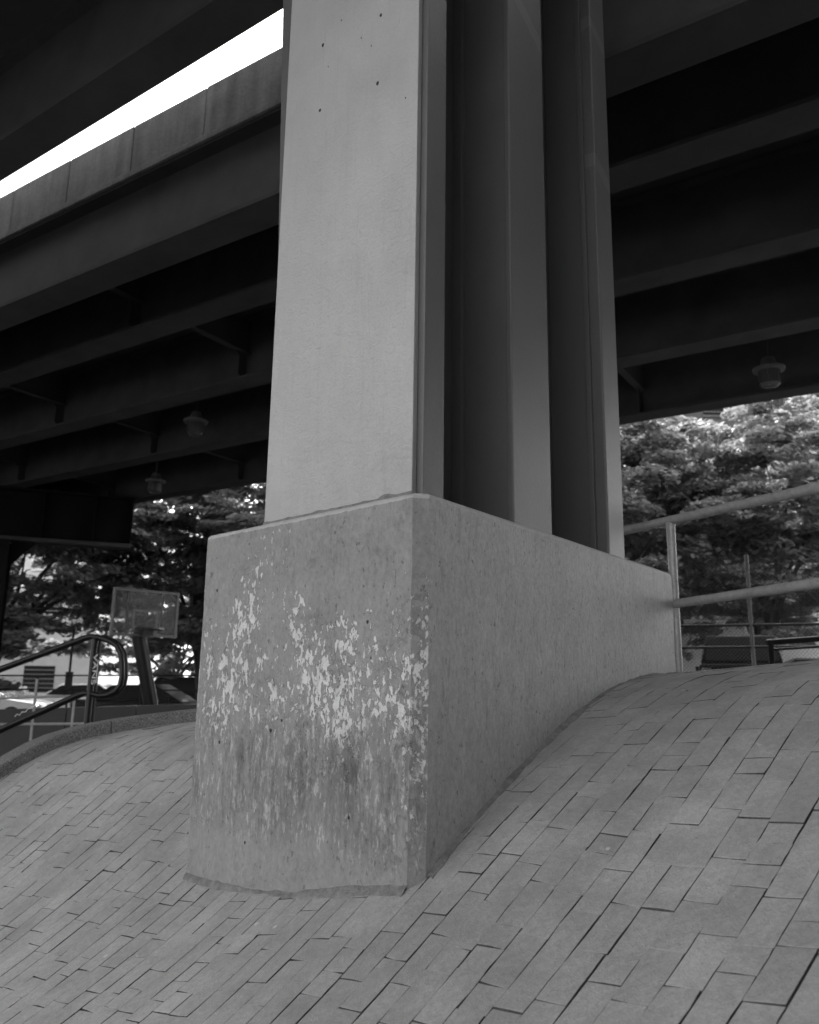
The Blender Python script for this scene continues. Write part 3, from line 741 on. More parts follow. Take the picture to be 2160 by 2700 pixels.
# pier bent far left
bent = empty('pier_bent', (-10.6, 21.6, -0.35))
tag(bent, 'black steel pier with a deep cap beam under the viaduct at the left edge', 'pier')
bo = Vector(bent.location)
bd = Vector((math.sin(math.radians(70)), math.cos(math.radians(70)), 0)); bn = Vector((-bd.y, bd.x, 0))
def bpt(a_, b_, z_): return bd * a_ + bn * b_ + Vector((0, 0, z_ + 0.35))
def bbox(mb, a0, a1, b0, b1, z0, z1):
    mb.quadbox([bpt(a0, b0, z0), bpt(a1, b0, z0), bpt(a1, b1, z0), bpt(a0, b1, z0), bpt(a0, b0, z1), bpt(a1, b0, z1), bpt(a1, b1, z1), bpt(a0, b1, z1)])
mb = MB(); bbox(mb, -3.0, 2.97, -0.02, 0.02, 5.28, 6.54); beam = mb.build('cap_beam', M['pier'], bent)
mb = MB(); bbox(mb, -3.0, 3.0, -0.28, 0.28, 5.17, 5.279); mb.build('bottom_flange', M['fascia'], beam, bevel=0.01)  # paler than the beam, light on the flange put into its colour
mb = MB(); bbox(mb, -3.0, 3.0, -0.28, 0.28, 6.541, 6.597); mb.build('top_flange', M['pier'], beam)
for a_ in (-2.4, -0.7, 0.7, 2.0, 2.98):
    for s_ in (-1, 1):
        mb = MB(); bbox(mb, a_ - .015, a_ + .015, min(s_ * .021, s_ * .27), max(s_ * .021, s_ * .27), 5.281, 6.539); mb.build('stiffener', M['pier'], beam)
mb = MB(); bbox(mb, -0.86, 0.0, -0.40, -0.34, 0.05, 5.165); bbox(mb, -0.86, 0.0, 0.34, 0.40, 0.05, 5.165); bbox(mb, -0.46, -0.40, -0.339, 0.339, 0.05, 5.165)
mb.build('column', M['pier'], bent)
mb = MB(); bbox(mb, -1.25, 0.42, -0.8, 0.8, -0.45, 0.049); mb.build('footing', M['pier'], bent, bevel=0.02)
mb = MB(); mb.prism([bpt(0.001, 0.0, 5.165), bpt(0.6, 0.0, 5.165), bpt(0.001, 0.0, 4.5)], bn * 0.03); mb.build('bracket', M['pier'], bent)

# pendant lamps under the viaduct
def lamp(name, px_, py_, Y, rod, label):
    c_ = at_y(px_, py_, Y)
    r_ = empty(name, (c_.x, c_.y, c_.z)); tag(r_, label, 'lamp', 'pendant lamps under the viaduct')
    mb = MB(); mb.lathe([(0.0, -0.23), (0.10, -0.23), (0.155, -0.19), (0.165, -0.06), (0.165, 0.045)]); mb.build('globe', M['lamp_glass'], r_, smooth=True)
    mb = MB(); mb.lathe([(0.168, 0.02), (0.235, 0.028), (0.24, 0.07), (0.17, 0.09), (0.12, 0.14), (0.09, 0.24), (0.0, 0.25)]); mb.build('housing', M['lamp_metal'], r_, smooth=True)
    mb = MB(); mb.tube([(0, 0, 0.24), (0, 0, rod)], 0.016, 8); mb.build('rod', M['girder'], r_)
    for a_ in range(6):
        th = a_ * math.pi / 3; mb = MB(); mb.tube([(0.17 * math.cos(th), 0.17 * math.sin(th), 0.02), (0.172 * math.cos(th), 0.172 * math.sin(th), -0.12), (0.10 * math.cos(th), 0.10 * math.sin(th), -0.24)], 0.006, 5)
        mb.build('guard_wire', M['lamp_metal'], r_)
for nm, px_, py_, Y, lab in (('pendant_lamp', 516, 1118, 15.5, 'pendant lamp between girders, nearer of the two left of the column'),
                            ('pendant_lamp', 410, 1275, 18.8, 'small pendant lamp hanging just above the left trees'),
                            ('pendant_lamp', 2028, 983, 12.0, 'large pendant lamp hanging right of the column above the trees')):
    zc = at_y(px_, py_, Y).z
    lamp(nm, px_, py_, Y, 7.75 - zc, lab)

# ------------------------------------------------------------------ pipe railing on the crest, right
rl = empty('pipe_railing', (1.80, 5.48, zsf(1.80, 5.48))); ro = Vector(rl.location)
tag(rl, 'grey galvanised two-rail pipe railing on the crest behind the pedestal', 'railing')
dr_ = Vector((0.784, -0.621, 0.062)).normalized()
pt_top = at_y(1768, 1372, 5.46); pt_low = at_y(1775, 1593, 5.46)
def rel(p): return Vector(p) - ro
dtop = at_y(2160, 1285, 4.42) - pt_top; dlow = at_y(2160, 1537, 4.42) - pt_low
mb = MB(); mb.tube([rel(pt_top - dtop * 0.55), rel(pt_top), rel(pt_top + dtop * 3.2)], 0.031, 16); mb.build('top_rail', M['pipe'], rl, smooth=True)
mb = MB(); mb.tube([rel(pt_low), rel(pt_low + dlow * 1.5), rel(pt_low + dlow * 3.2)], 0.030, 16); mb.build('lower_rail', M['pipe'], rl, smooth=True)
def rpost(p):
    zg = zsf(p.x, p.y); mb = MB(); mb.tube([rel((p.x, p.y, zg - 0.1)), rel((p.x, p.y, p.z - 0.012))], 0.029, 16)
    o_ = mb.build('post', M['pipe'], rl, smooth=True)
    mb = MB(); mb.tube([rel((p.x, p.y, p.z - 0.045)), rel((p.x, p.y, p.z - 0.022))], [0.0315, 0.034], 16); mb.build('weld', M['pipe'], o_, smooth=True)
rpost(pt_top); rpost(pt_top + dtop * 2.6)

# ------------------------------------------------------------------ black stair handrail, left
def handrail(name, Y, dx, label, sticker):
    base_p = at_y(250 + dx, 1900, Y); r_ = empty(name, (base_p.x, base_p.y, 0.3)); o_ = Vector(r_.location)
    tag(r_, label, 'handrail', 'stair handrails')
    P = lambda x_, y_, yy=Y: at_y(x_ + dx, y_, yy) - o_
    up_ = [P(-420, 1918), P(-60, 1786), P(120, 1720), P(226, 1681), P(240, 1678), P(262, 1681), P(290, 1690), P(308, 1703), P(319, 1724), P(322, 1750), P(322, 1785), P(317, 1807), P(303, 1823), P(284, 1832), P(262, 1834)]
    lo_ = [P(-420, 2112), P(-60, 1950), P(100, 1879), P(206, 1832), P(220, 1827), P(240, 1829), P(262, 1834)]
    mb = MB(); mb.tube(up_, 0.028, 12); mb.build('upper_rail', M['black_pipe'], r_, smooth=True)
    mb = MB(); mb.tube(lo_, 0.028, 12); mb.build('lower_rail', M['black_pipe'], r_, smooth=True)
    mb = MB(); a_ = P(251, 1684); mb.tube([(a_.x, a_.y, -1.0), (a_.x, a_.y, a_.z)], 0.033, 12); post = mb.build('post', M['black_pipe'], r_, smooth=True)
    if sticker:
        c_ = P(251, 1765)
        # white lettering wrapped on the post, reading upwards
        cu = bpy.data.curves.new('lettering', 'FONT'); cu.body = 'VANS'; cu.size = 0.125; cu.extrude = 0.0012; cu.align_x = 'CENTER'; cu.align_y = 'CENTER'
        tmp = bpy.data.objects.new('lettering_tmp', cu); col.objects.link(tmp)
        dg = bpy.context.evaluated_depsgraph_get(); me = bpy.data.meshes.new_from_object(tmp.evaluated_get(dg)); bpy.data.objects.remove(tmp)
        tx_ = link('lettering', me, M['sticker'], post)
        fwd = Vector((base_p.x, base_p.y, 0)).normalized()
        rt = Vector((fwd.y, -fwd.x, 0))
        mm = Matrix.Identity(4); Xa, Ya, Za = Vector((0, 0, -1)), rt, -fwd
        for i_ in range(3): mm[i_][0], mm[i_][1], mm[i_][2] = Xa[i_] * 0.98, Ya[i_] * 0.42, Za[i_]
        pc = c_ - fwd * 0.0345 - rt * 0.008; mm[0][3], mm[1][3], mm[2][3] = pc
        tx_.matrix_local = mm
        mb = MB(); mb.obox(c_ - fwd * 0.034 + rt * 0.020 + Vector((0, 0, -0.02)), rt * 0.0035, fwd * 0.0015, Vector((0, 0, 0.115))); mb.build('white_stripe', M['sticker'], post)
        mb = MB(); pts = [P(x_, y_ - 7, Y) - fwd * 0.022 for x_, y_ in ((40, 1896), (46, 1889), (52, 1893), (58, 1884), (68, 1884), (74, 1876), (84, 1874), (92, 1866), (104, 1864), (110, 1858))]
        mb.tube(pts, 0.0035, 5); mb.build('scratch_mark', M['sticker'], r_)
    return r_
handrail('stair_handrail', 8.5, 0, 'black pipe handrail with looped end and white lettering on its post', True)
handrail('stair_handrail', 9.9, 10, 'second black handrail just behind the one with white lettering', False)

# ------------------------------------------------------------------ left background: railing, wall, hoop, fence, cars, building
rr = empty('low_pipe_railing', (-6.4, 14.0, 0.07)); o_ = Vector(rr.location)
tag(rr, 'pale thin pipe railing in front of the dark wall at left', 'railing')
P = lambda x_, y_, Y=14.0: at_y(x_, y_, Y) - o_
for a_, b_ in (((-150, 1845), (240, 1834)), ((-150, 1911), (240, 1908))):
    mb = MB(); mb.tube([P(*a_), P(*b_)], 0.021, 8); mb.build('rail', M['pale_pipe'], rr, smooth=True)
for x_, y0 in ((98, 1790), (197, 1836), (-2, 1842)):
    a_ = P(x_, y0); mb = MB(); mb.tube([(a_.x, a_.y, 0.0 - 0.5), (a_.x, a_.y, a_.z)], 0.021, 8); mb.build('post', M['pale_pipe'], rr, smooth=True)
rw = empty('retaining_wall', (-6, 17, -0.35)); o_ = Vector(rw.location)
tag(rw, 'low dark concrete wall behind the left handrail', 'wall')
pa, pb = at_y(-200, 1876, 16.8), at_y(900, 1845, 17.4)
nseg = 6
for k in range(nseg):
    a_ = pa.lerp(pb, k / nseg) - o_; b_ = pa.lerp(pb, (k + 1) / nseg) - o_; d_ = (b_ - a_).normalized() * 0.008; th_ = Vector((0.02, 0.28, 0))
    a_ += d_; b_ -= d_; z0 = -0.6
    mb = MB(); mb.quadbox([(a_.x, a_.y, z0), (b_.x, b_.y, z0), (b_.x + th_.x, b_.y + th_.y, z0), (a_.x + th_.x, a_.y + th_.y, z0), (a_.x, a_.y, a_.z), (b_.x, b_.y, b_.z), (b_.x + th_.x, b_.y + th_.y, b_.z), (a_.x + th_.x, a_.y + th_.y, a_.z)])
    mb.build('wall_panel', M['wall'], rw, bevel=0.01)

# basketball hoop
hp = empty('basketball_hoop', (-5.35, 18.9, -0.35)); o_ = Vector(hp.location)
tag(hp, 'basketball hoop with a clear framed backboard on a leaning dark pole', 'basketball hoop')
TL, TR, BL_, BR = at_y(296, 1542, 17.7), at_y(471, 1570, 18.75), at_y(295, 1670, 17.7), at_y(465, 1686, 18.75)
cb_ = (TL + TR + BL_ + BR) / 4; xr = ((TR - TL) + (BR - BL_)).normalized(); xr.z = 0; xr.normalize()
hw_ = ((TR - TL).length + (BR - BL_).length) / 4; hh = ((TL - BL_).length + (TR - BR).length) / 4
bnrm = Vector((xr.y, -xr.x, 0))         # towards the camera
def hb(a_, b_, c_): return cb_ - o_ + xr * a_ + Vector((0, 0, b_)) + bnrm * c_
def hbox(mb, a0, a1, b0, b1, c0, c1):
    mb.quadbox([hb(a0, b0, c0), hb(a1, b0, c0), hb(a1, b1, c0), hb(a0, b1, c0), hb(a0, b0, c1), hb(a1, b0, c1), hb(a1, b1, c1), hb(a0, b1, c1)])
mb = MB(); hbox(mb, -hw_ + .05, hw_ - .05, -hh + .05, hh - .05, -0.006, 0.006); brd = mb.build('backboard', M['board'], hp)
for s_ in (-1, 1):
    mb = MB(); hbox(mb, s_ * hw_ - .05 if s_ > 0 else -hw_, hw_ if s_ > 0 else -hw_ + .05, -hh, hh, -.03, .03); mb.build('frame_bar', M['board_frame'], brd)
    mb = MB(); hbox(mb, -hw_ + .051, hw_ - .051, hh - .05 if s_ > 0 else -hh, hh if s_ > 0 else -hh + .05, -.03, .03); mb.build('frame_bar', M['board_frame'], brd)
    mb = MB(); hbox(mb, s_ * .40 - .02, s_ * .40 + .02, -hh + .06, hh - .06, -.075, -.031); mb.build('back_brace', M['black_pipe'], brd)
for a0, a1, b0, b1 in ((-.30, .30, .02, .07), (-.30, .30, -.43, -.38), (-.30, -.25, -.379, .019), (.25, .30, -.379, .019)):
    mb = MB(); hbox(mb, a0, a1, b0, b1, .0065, .010); mb.build('target_line', M['board_frame'], brd)
rc = hb(0, -hh + 0.14, 0.42)
mb = MB(); mb.tube([rc + xr * (0.228 * math.cos(th)) + bnrm * (0.228 * math.sin(th)) for th in [2 * math.pi * k / 28 for k in range(29)]], 0.013, 8, caps=False); mb.build('rim', M['black_pipe'], hp, smooth=True)
mb = MB(); hbox(mb, -.12, .12, -hh + .02, -hh + .2, .0105, .20); mb.build('rim_bracket', M['black_pipe'], hp)
ft = at_y(425, 1990, 18.9) - o_; ft.z = 0.0; tp = hb(0, -hh + .12, -.30) + Vector((0, 0, 0))
mb = MB(); mb.tube([ft, ft.lerp(tp, .5) + Vector((0.03, 0, 0)), tp], 0.155, 12); mb.build('pole', M['black_pipe'], hp, smooth=True)
mb = MB(); mb.tube([tp - Vector((0, 0, .06)), hb(0, -hh + .1, -.08)], 0.07, 8); mb.build('arm', M['black_pipe'], hp)

# chain-link fences: posts and rails are parts, the wire mesh is real crossing wires
def chain_fence(name, A, B, ztop, zbot, post_s, rails, label, wire_r=0.0019, cell=0.06, pm='fence_post', rm='fence_dark'):
    A, B = Vector(A), Vector(B); L = (B - A).length; dx_ = (B - A).normalized()
    r_ = empty(name, A); tag(r_, label, 'fence')
    nrm = Vector((-dx_.y, dx_.x, 0)).normalized()
    mb = MB(); H = ztop - zbot
    def wire(p, q):
        t_ = (q - p).normalized(); b_ = t_.cross(nrm).normalized() * wire_r; n_ = nrm * wire_r
        k = len(mb.v)
        for e_ in (p, q): mb.v += [tuple(e_ + n_), tuple(e_ - n_ * .5 + b_), tuple(e_ - n_ * .5 - b_)]
        mb.f += [(k, k + 1, k + 4, k + 3), (k + 1, k + 2, k + 5, k + 4), (k + 2, k, k + 3, k + 5)]
    s_ = -H
    while s_ < L:
        for sg in (1, -1):
            a0 = s_ if sg > 0 else s_ + H; lo_, hi_ = 0.0, H
            x0, x1 = a0, a0 + sg * H
            za_, zb2 = 0.0, H
            if x0 < 0: za_ = (0 - x0) * sg if sg > 0 else None; x0 = 0
            if za_ is None: continue
            if x1 > L: zb2 = H - (x1 - L); x1 = L
            if x1 < 0: zb2 = H - (0 - x1); x1 = 0
            if x0 > L: za_ = (x0 - L); x0 = L
            if zb2 - za_ < 0.05: continue
            ofs = nrm * (0.002 * sg)
            wire(dx_ * x0 + Vector((0, 0, zbot - A.z + za_)) + ofs, dx_ * x1 + Vector((0, 0, zbot - A.z + zb2)) + ofs)
        s_ += cell
    o2 = mb.build('wire_mesh', M['wire'], r_); o2['kind'] = 'stuff'
    for s_ in post_s:
        mb = MB(); p = dx_ * s_; mb.tube([p + Vector((0, 0, zbot - A.z - .3)), p + Vector((0, 0, ztop - A.z + .03))], 0.03, 10); mb.build('post', M[pm], r_, smooth=True)
    for z_, dz_ in rails:
        mb = MB(); mb.tube([Vector((0, 0, z_ - A.z)), dx_ * L + Vector((0, 0, z_ + dz_ - A.z))], 0.021, 8); mb.build('rail', M[rm], r_, smooth=True)
chain_fence('chain_link_fence', (1.4, 13.9, 1.0), (9.4, 12.2, 1.1), 3.6, 1.0, (0.4, 4.12, 7.8), ((2.50, 0.02), (2.15, 0.03)), 'tall chain-link fence beyond the crest at right, in front of the parked cars')
chain_fence('chain_link_fence', (-13.5, 22.6, -0.35), (-1.5, 22.2, -0.35), 1.66, -0.3, (1.1, 3.6, 6.4, 9.2), ((1.63, 0.18), (1.28, 0.12)), 'long chain-link fence behind the basketball hoop', cell=0.07, pm='fence_dark')
chb = empty('tall_post', (at_y(178, 1830, 23.0).x, 23.0, -0.35)); tag(chb, 'thin dark post standing before the pale building at left', 'post')
mb = MB(); mb.tube([(0, 0, -0.1), (0, 0, 3.4)], 0.035, 8); mb.build('shaft', M['fence_dark'], chb); mb = MB(); mb.tube([(0, 0, 1.5), (0, 0, 2.15)], 0.10, 10); mb.build('sleeve', M['fence_dark'], chb)
# low black railing at the far right
br = empty('black_railing', (4.6, 10.2, 1.4)); o_ = Vector(br.location); tag(br, 'low black railing just over the crest at the right edge', 'railing')
P = lambda x_, y_, Y=10.2: at_y(x_, y_, Y) - o_
mb = MB(); mb.tube([P(2022, 1694), P(2330, 1672)], 0.036, 10); mb.build('rail', M['pier'], br, smooth=True)
mb = MB(); mb.tube([P(2030, 1713), P(2330, 1695)], 0.016, 10); mb.build('rail', M['pier'], br, smooth=True)
for x_ in (2032, 2290):
    a_ = P(x_, 1694); mb = MB(); mb.tube([(a_.x, a_.y, -0.6), (a_.x, a_.y, a_.z)], 0.033, 10); mb.build('post', M['pier'], br, smooth=True)

# cars
def car(name, locn, rz, kind, paint, label):
    r_ = empty(name, locn, rz); tag(r_, label, 'car', 'parked cars')
    L, W = (4.6, 1.82); hwid = W / 2
    if kind == 'suv': prof = [(-2.25, .35), (-2.3, .8), (-2.22, 1.05), (2.05, .98), (2.28, .85), (2.3, .4)]; cab = [(-2.2, 1.04), (-1.85, 1.70), (0.45, 1.74), (1.25, 1.02)]; hr = 1.74
    else: prof = [(-2.25, .35), (-2.3, .75), (-2.15, .95), (1.1, .92), (2.1, .78), (2.3, .62), (2.3, .35)]; cab = [(-1.75, .94), (-1.05, 1.40), (0.35, 1.43), (1.25, .91)]; hr = 1.43
    body = MB(); n_ = len(prof)
    secs = [(-hwid, .94), (-hwid * .93, 1.0), (hwid * .93, 1.0), (hwid, .94)]
    for y_, s_ in secs: body.v += [(x_ * (1.0 if abs(y_) < hwid else .985), y_, .35 + (z_ - .35) * s_) for x_, z_ in prof]
    for k in range(3):
        for i in range(n_): body.f.append((k * n_ + i, k * n_ + (i + 1) % n_, (k + 1) * n_ + (i + 1) % n_, (k + 1) * n_ + i))
    body.f.append(tuple(range(n_))); body.f.append(tuple(3 * n_ + i for i in range(n_ - 1, -1, -1)))
    bo_ = body.build('body', paint, r_, smooth=True, bevel=0.035)
    cb2 = MB(); t_ = .80
    for s_ in (-1, 1): cb2.v += [(x_, s_ * hwid * (.95 if z_ < 1.1 else t_), z_) for x_, z_ in cab]
    cb2.f = [(3, 2, 1, 0), (4, 5, 6, 7), (0, 1, 5, 4), (1, 2, 6, 5), (2, 3, 7, 6), (3, 0, 4, 7)]
    co = cb2.build('cabin', paint, r_, smooth=True, bevel=0.04)
    def lerp(a_, b_, f_): return tuple(a_[k] + (b_[k] - a_[k]) * f_ for k in range(len(a_)))
    for s_ in (-1, 1):       # side windows
        b0, t0, t1, b1 = cab
        mb = MB(); n0 = [lerp(b0, t0, .14), lerp(b0, t0, .9), lerp(b1, t1, .9), lerp(b1, t1, .14)]
        pts = []
        for (x_, z_), inx in zip(n0, (.12, .08, -.08, -.16)):
            f_ = (z_ - cab[0][1]) / (hr - cab[0][1]); pts.append((x_ + inx, s_ * (hwid * (.95 + (t_ - .95) * min(1, f_)) + .004), z_))
        mb.prism(pts, (0, s_ * .006, 0)); mb.build('side_window', M['dglass'], co)
    for (b_, t_p, sg, nm) in ((cab[0], cab[1], -1, 'rear_window'), (cab[3], cab[2], 1, 'windscreen')):
        lo2, hi2 = lerp(b_, t_p, .12), lerp(b_, t_p, .88); nx_, nz_ = (t_p[1] - b_[1]), -(t_p[0] - b_[0]); ln = math.hypot(nx_, nz_); nx_, nz_ = sg * abs(nx_) / ln, abs(nz_) / ln
        mb = MB(); pts = [(lo2[0] + nx_ * .006, -hwid * .84, lo2[1] + nz_ * .006), (lo2[0] + nx_ * .006, hwid * .84, lo2[1] + nz_ * .006), (hi2[0] + nx_ * .006, hwid * .72, hi2[1] + nz_ * .006), (hi2[0] + nx_ * .006, -hwid * .72, hi2[1] + nz_ * .006)]
        mb.prism(pts, (nx_ * .006, 0, nz_ * .006)); mb.build(nm, M['dglass'], co)
    for x_ in (-1.4, 1.4):
        for s_ in (-1, 1):
            mb = MB(); mb.tube([(x_, s_ * (hwid - .20), .33), (x_, s_ * (hwid + .012), .33)], .33, 20); wh = mb.build('wheel', M['tyre'], r_, smooth=True)
            mb = MB(); mb.tube([(x_, s_ * (hwid + .0125), .33), (x_, s_ * (hwid + .02), .33)], .20, 16); mb.build('rim', M['rim'], wh)
    for s_ in (-1, 1):
        mb = MB(); mb.box(2.20, 2.325, s_ * .68 - .16, s_ * .68 + .16, .62, .74); mb.build('headlight', M['lens'], r_, bevel=.02)
        mb = MB(); mb.box(-2.325, -2.2, s_ * .74 - .10, s_ * .74 + .10, .72, .95); mb.build('tail_light', M['tail'], r_, bevel=.02)
        mb = MB(); mb.box(.80, .95, s_ * (hwid + .09) - .08, s_ * (hwid + .09) + .08, .95, 1.08); mb.build('mirror', paint, r_, bevel=.03)
    mb = MB(); mb.box(-2.34, -2.325, -.17, .17, .62, .74); mb.build('number_plate', M['plate'], r_)
    return r_
def gz(x_, y_): return float(plaza_z(np.array(x_), np.array(y_))) - 0.01
car('parked_car', (8.2, 20.5, gz(8.2, 20.5)), math.radians(90 - 21), 'suv', M['car_black'], 'black SUV seen from behind through the chain-link fence at right')
car('parked_car', (11.6, 24.2, gz(11.6, 24.2)), math.radians(160), 'sedan', M['car_grey'], 'grey car half hidden at the right edge beyond the black railing')
car('parked_car', (-14.4, 28.6, gz(-14.4, 28.6)), math.radians(2), 'sedan', M['car_white'], 'white sedan at the far left with its nose beside the thin post')
car('parked_car', (-12.0, 32.4, gz(-12, 32.4)), math.radians(3), 'sedan', M['car_white'], 'white car behind the looped handrail end')
car('parked_car', (-8.3, 27.4, gz(-8.3, 27.4)), math.radians(-4), 'sedan', M['car_black'], 'black car low behind the basketball pole')
car('parked_car', (-7.2, 31.0, gz(-7.2, 31.0)), math.radians(0), 'suv', M['car_black'], 'black SUV between the basketball pole and the pedestal')

# buildings
def building(name, x0, x1, y0, y1, z0, z1, mat, wins, label, cornices=()):
    r_ = empty(name, ((x0 + x1) / 2, y0, z0)); o_ = Vector(r_.location); tag(r_, label, 'building')
    mb = MB(); mb.box(x0 - o_.x, x1 - o_.x, 0, y1 - y0, -1, z1 - z0); mb.build('wall', mat, r_)
    mb = MB(); mb.box(x0 - o_.x - .2, x1 - o_.x + .2, -.2, y1 - y0 + .2, z1 - z0 + .003, z1 - z0 + .35); mb.build('roof', M['trim'], r_)
    for cz in cornices:
        mb = MB(); mb.box(x0 - o_.x - .1, x1 - o_.x + .1, -.22, -.003, cz - z0, cz - z0 + .28); mb.build('string_course', M['trim'], r_)
    for wx, wz, ww, wh in wins:
        mb = MB(); mb.box(wx - o_.x - ww / 2, wx - o_.x + ww / 2, -.035, -.004, wz - z0, wz - z0 + wh); wo_ = mb.build('window', M['dglass'], r_)
        for k in range(6):
            mb = MB(); mb.box(wx - o_.x - ww / 2, wx - o_.x + ww / 2, -.055, -.0355, wz - z0 + wh * k / 6, wz - z0 + wh * k / 6 + .05); mb.build('louvre', M['fac2'], wo_)
        mb = MB(); mb.box(wx - o_.x - ww / 2 - .1, wx - o_.x + ww / 2 + .1, -.12, -.004, wz - z0 - .14, wz - z0 - .003); mb.build('sill', M['trim'] if mat is M['fac'] else mat, wo_)
wins = []
for wx in (-29, -26.2, -23.4, -20.2):
    wins += [(wx, 0.95, 1.7, 1.45), (wx, 4.6, 1.9, 1.6), (wx, 7.8, 1.9, 1.6)]
building('pale_building', -33, -17.4, 46, 58, -0.4, 10.5, M['fac'], wins, 'pale low building with louvred windows behind the parked cars at left', (3.4,))
bw_ = empty('boundary_wall', (14, 29.5, 1.0)); tag(bw_, 'pale low wall standing behind the black SUV at right', 'wall')
for k in range(9):
    mb = MB(); mb.box(-11 + k * 3.0 + .01, -8 + k * 3.0 - .01, 0, .3, -.4, 2.9); mb.build('wall_panel', M['fac'], bw_, bevel=.01)
mb = MB(); mb.box(-11, 16, -.06, .36, 2.903, 3.05); mb.build('coping', M['trim'], bw_)
wins = [(x_, z_, 1.6, 1.9) for x_ in range(8, 58, 4) for z_ in range(11, 32, 4)]
building('tower_block', 6.0, 60, 62, 75, 1.0, 34.0, M['tower'], wins, 'tall grey block far behind the right trees')
# ------------------------------------------------------------------ trees
def tree(name, base, height, crown_c, crown_r, n_spray, leaves, mat, label, seed, lean=(0, 0), group='street trees', leaf=0.19):
    rg = np.random.default_rng(seed); rd = random.Random(seed)
    r_ = empty(name, base); tag(r_, label, 'tree', group)
    bx, by, bz = base
    cc = np.array(crown_c) - np.array(base); cr = np.array(crown_r)
    # trunk and limbs
    tips = []
    while len(tips) < n_spray:
        d = rg.normal(size=3); d /= np.linalg.norm(d); rad = rg.uniform(.35, 1.0) ** .6
        p = cc + d * cr * rad
        lob = 1 + .22 * math.sin(3.1 * math.atan2(d[1], d[0]) + seed) + .15 * math.sin(5.3 * d[2] * 2 + seed * 1.7)
        p = cc + (p - cc) * lob
        tips.append(p)
    fork = Vector((lean[0], lean[1], max(1.6, cc[2] - cr[2] * .85)))
    mb = MB(); tr = height * .022
    mb.tube([(0, 0, -.3), (lean[0] * .3, lean[1] * .3, fork.z * .5), tuple(fork)], [tr * 1.35, tr * 1.05, tr * .9], 10)
    mb.build('trunk', M['bark'], r_, smooth=True)
    lm = MB()
    for k in range(11):
        th = 2 * math.pi * k / 11 + rd.random(); el = rd.uniform(.15, .95)
        end = Vector(cc) + Vector((math.cos(th) * cr[0] * .8 * math.cos(el), math.sin(th) * cr[1] * .8 * math.cos(el), cr[2] * (.9 * math.sin(el) - .45)))
        mid = fork.lerp(end, .45) + Vector((rd.uniform(-.3, .3), rd.uniform(-.3, .3), rd.uniform(.1, .7)))
        q1 = fork.lerp(mid, .5) + Vector((rd.uniform(-.15, .15), rd.uniform(-.15, .15), .12))
        lm.tube([fork - Vector((0, 0, rd.uniform(.0, .4))), q1, mid, mid.lerp(end, .55) + Vector((0, 0, rd.uniform(-.2, .2))), end], [tr * .55, tr * .42, tr * .30, tr * .18, tr * .06], 7)
        for j in range(4):
            s_ = mid.lerp(end, rd.uniform(.1, .9)); e2 = s_ + Vector((rd.uniform(-1, 1), rd.uniform(-1, 1), rd.uniform(-.3, .6))) * rd.uniform(.6, 1.3)
            lm.tube([s_, s_.lerp(e2, .5) + Vector((0, 0, .08)), e2], [tr * .14, tr * .09, tr * .03], 5)
    lm.build('limbs', M['bark'], r_, smooth=True)
    # leaf sprays
    N = n_spray * leaves
    tips = np.array(tips); T = np.repeat(tips, leaves, 0)
    sr = np.repeat(rg.uniform(.40, .85, n_spray), leaves)
    a_ = rg.uniform(0, 2 * np.pi, N); rad = np.sqrt(rg.uniform(0, 1, N)) * sr
    out = T - cc; out[:, 2] = 0; nl = np.linalg.norm(out, axis=1, keepdims=True) + 1e-6; out /= nl
    Pp = T + np.stack([np.cos(a_) * rad, np.sin(a_) * rad, rg.normal(0, .07, N) - .40 * rad ** 2], 1)
    nrm = np.stack([rg.normal(0, .34, N), rg.normal(0, .34, N), np.ones(N)], 1) + out * .45
    nrm /= np.linalg.norm(nrm, axis=1, keepdims=True)
    t1 = np.cross(nrm, rg.normal(size=(N, 3))); t1 /= np.linalg.norm(t1, axis=1, keepdims=True); t2 = np.cross(nrm, t1)
    sz = (leaf * rg.uniform(.6, 1.25, N))[:, None]
    v0 = Pp - t1 * sz * .55; v1 = Pp + t2 * sz * .36 + nrm * sz * .10; v2 = Pp + t1 * sz * .62; v3 = Pp - t2 * sz * .36 + nrm * sz * .10
    VV = np.stack([v0, v1, v2, v3], 1).reshape(-1, 3)
    me = bpy.data.meshes.new('crown'); me.vertices.add(4 * N); me.vertices.foreach_set('co', VV.ravel().astype(np.float32))
    b4 = np.arange(N) * 4; tri = np.stack([b4, b4 + 1, b4 + 2, b4, b4 + 2, b4 + 3], 1).ravel()
    me.loops.add(6 * N); me.loops.foreach_set('vertex_index', tri.astype(np.int32))
    me.polygons.add(2 * N); me.polygons.foreach_set('loop_start', (np.arange(2 * N) * 3).astype(np.int32))
    me.update(calc_edges=True); me.validate()
    at_ = me.attributes.new('tone', 'FLOAT', 'FACE'); at_.data.foreach_set('value', np.repeat(rg.uniform(0, 1, N), 2).astype(np.float32))
    o_ = link('crown', me, mat, r_); o_['kind'] = 'stuff'
    return r_
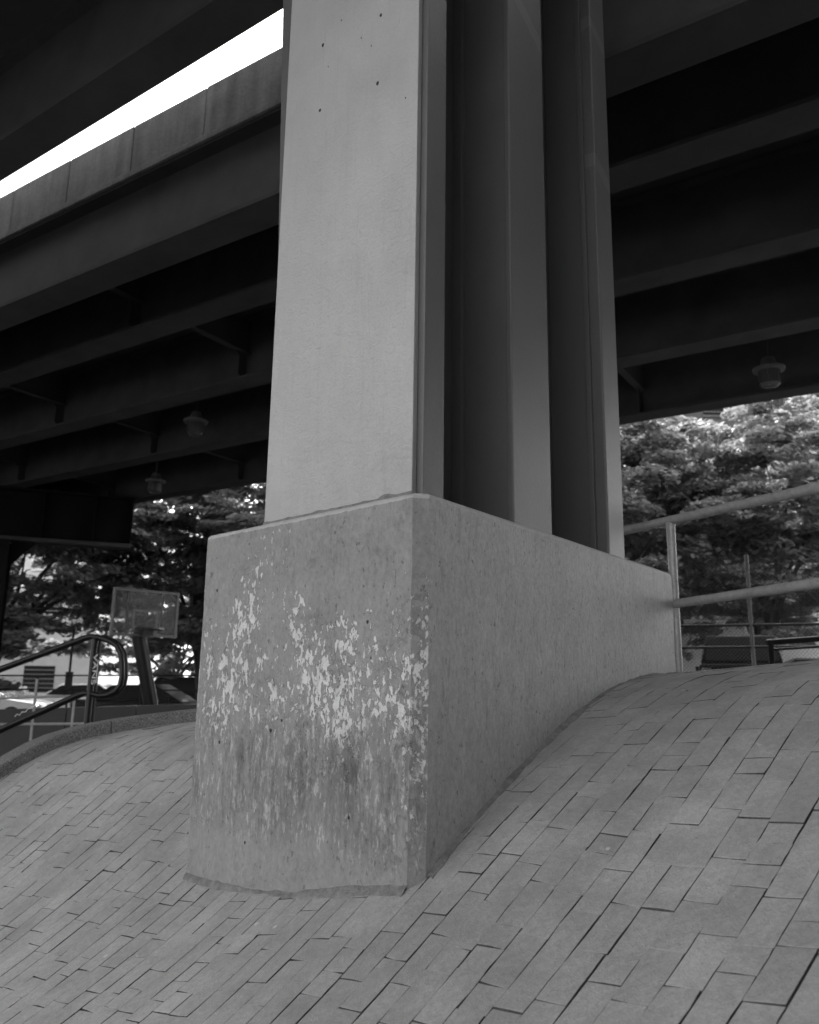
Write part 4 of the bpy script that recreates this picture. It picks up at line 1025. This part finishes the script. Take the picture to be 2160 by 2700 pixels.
TREES = [
    ('leafy_tree', (6.6, 27.0), 9.5, (6.4, 25.6, 6.4), (3.7, 3.2, 4.2), 230, 230, 'leaf', 'leafy tree right of the column, behind the pipe railing', 11, (0.2, -.2)),
    ('leafy_tree', (11.6, 26.5), 10.0, (11.2, 25.4, 6.9), (4.0, 3.2, 4.6), 250, 230, 'leaf', 'leafy tree filling the right edge above the fence', 12, (-.4, -.2)),
    ('leafy_tree', (9.6, 33.0), 11.0, (9.0, 32.0, 8.4), (5.2, 3.2, 5.6), 230, 210, 'leaf', 'tree standing behind the two right trees', 13, (0, 0)),
    ('leafy_tree', (-14.2, 27.0), 10.0, (-12.2, 26.6, 5.7), (3.9, 3.4, 3.8), 240, 200, 'leaf_dark', 'dark spreading tree beside the black pier at left', 14, (.9, 0)),
    ('leafy_tree', (-7.2, 30.0), 10.0, (-7.8, 28.6, 6.2), (3.5, 3.0, 4.0), 230, 200, 'leaf_dark', 'dense tree behind the basketball backboard', 15, (-.3, -.2)),
    ('leafy_tree', (-3.2, 28.0), 10.0, (-4.0, 27.2, 6.4), (3.4, 3.0, 4.3), 220, 210, 'leaf_dark', 'tree just left of the column above the pedestal edge', 16, (0, 0)),
    ('leafy_tree', (16.0, 36.0), 12.0, (15.5, 35.0, 8.0), (5.8, 3.6, 7.0), 220, 210, 'leaf_dark', 'far dense tree at the right edge behind the nearer crowns', 18, (0, 0)),
    ('leafy_tree', (7.0, 38.0), 12.0, (7.6, 37.4, 7.6), (5.2, 3.0, 7.2), 220, 210, 'leaf_dark', 'far dense tree between column and right crowns', 19, (0, 0)),
    ('leafy_tree', (-11.5, 41.0), 8.0, (-11.0, 40.5, 4.4), (4.6, 2.6, 4.2), 170, 190, 'leaf_dark', 'far low tree seen beneath the backboard beside the pale building', 21, (0, 0)),
    ('leafy_tree', (-7.0, 38.0), 11.0, (-7.4, 37.0, 6.2), (5.0, 3.2, 5.0), 150, 180, 'leaf_dark', 'far tree showing beneath the left crowns by the black SUV', 17, (0, 0)),
]
for nm, (x_, y_), h_, cc_, cr_, ns, nl_, mk, lab, sd_, ln_ in TREES:
    tree(nm, (x_, y_, gz(x_, y_)), h_, cc_, cr_, ns, nl_, M[mk], lab, sd_, ln_)
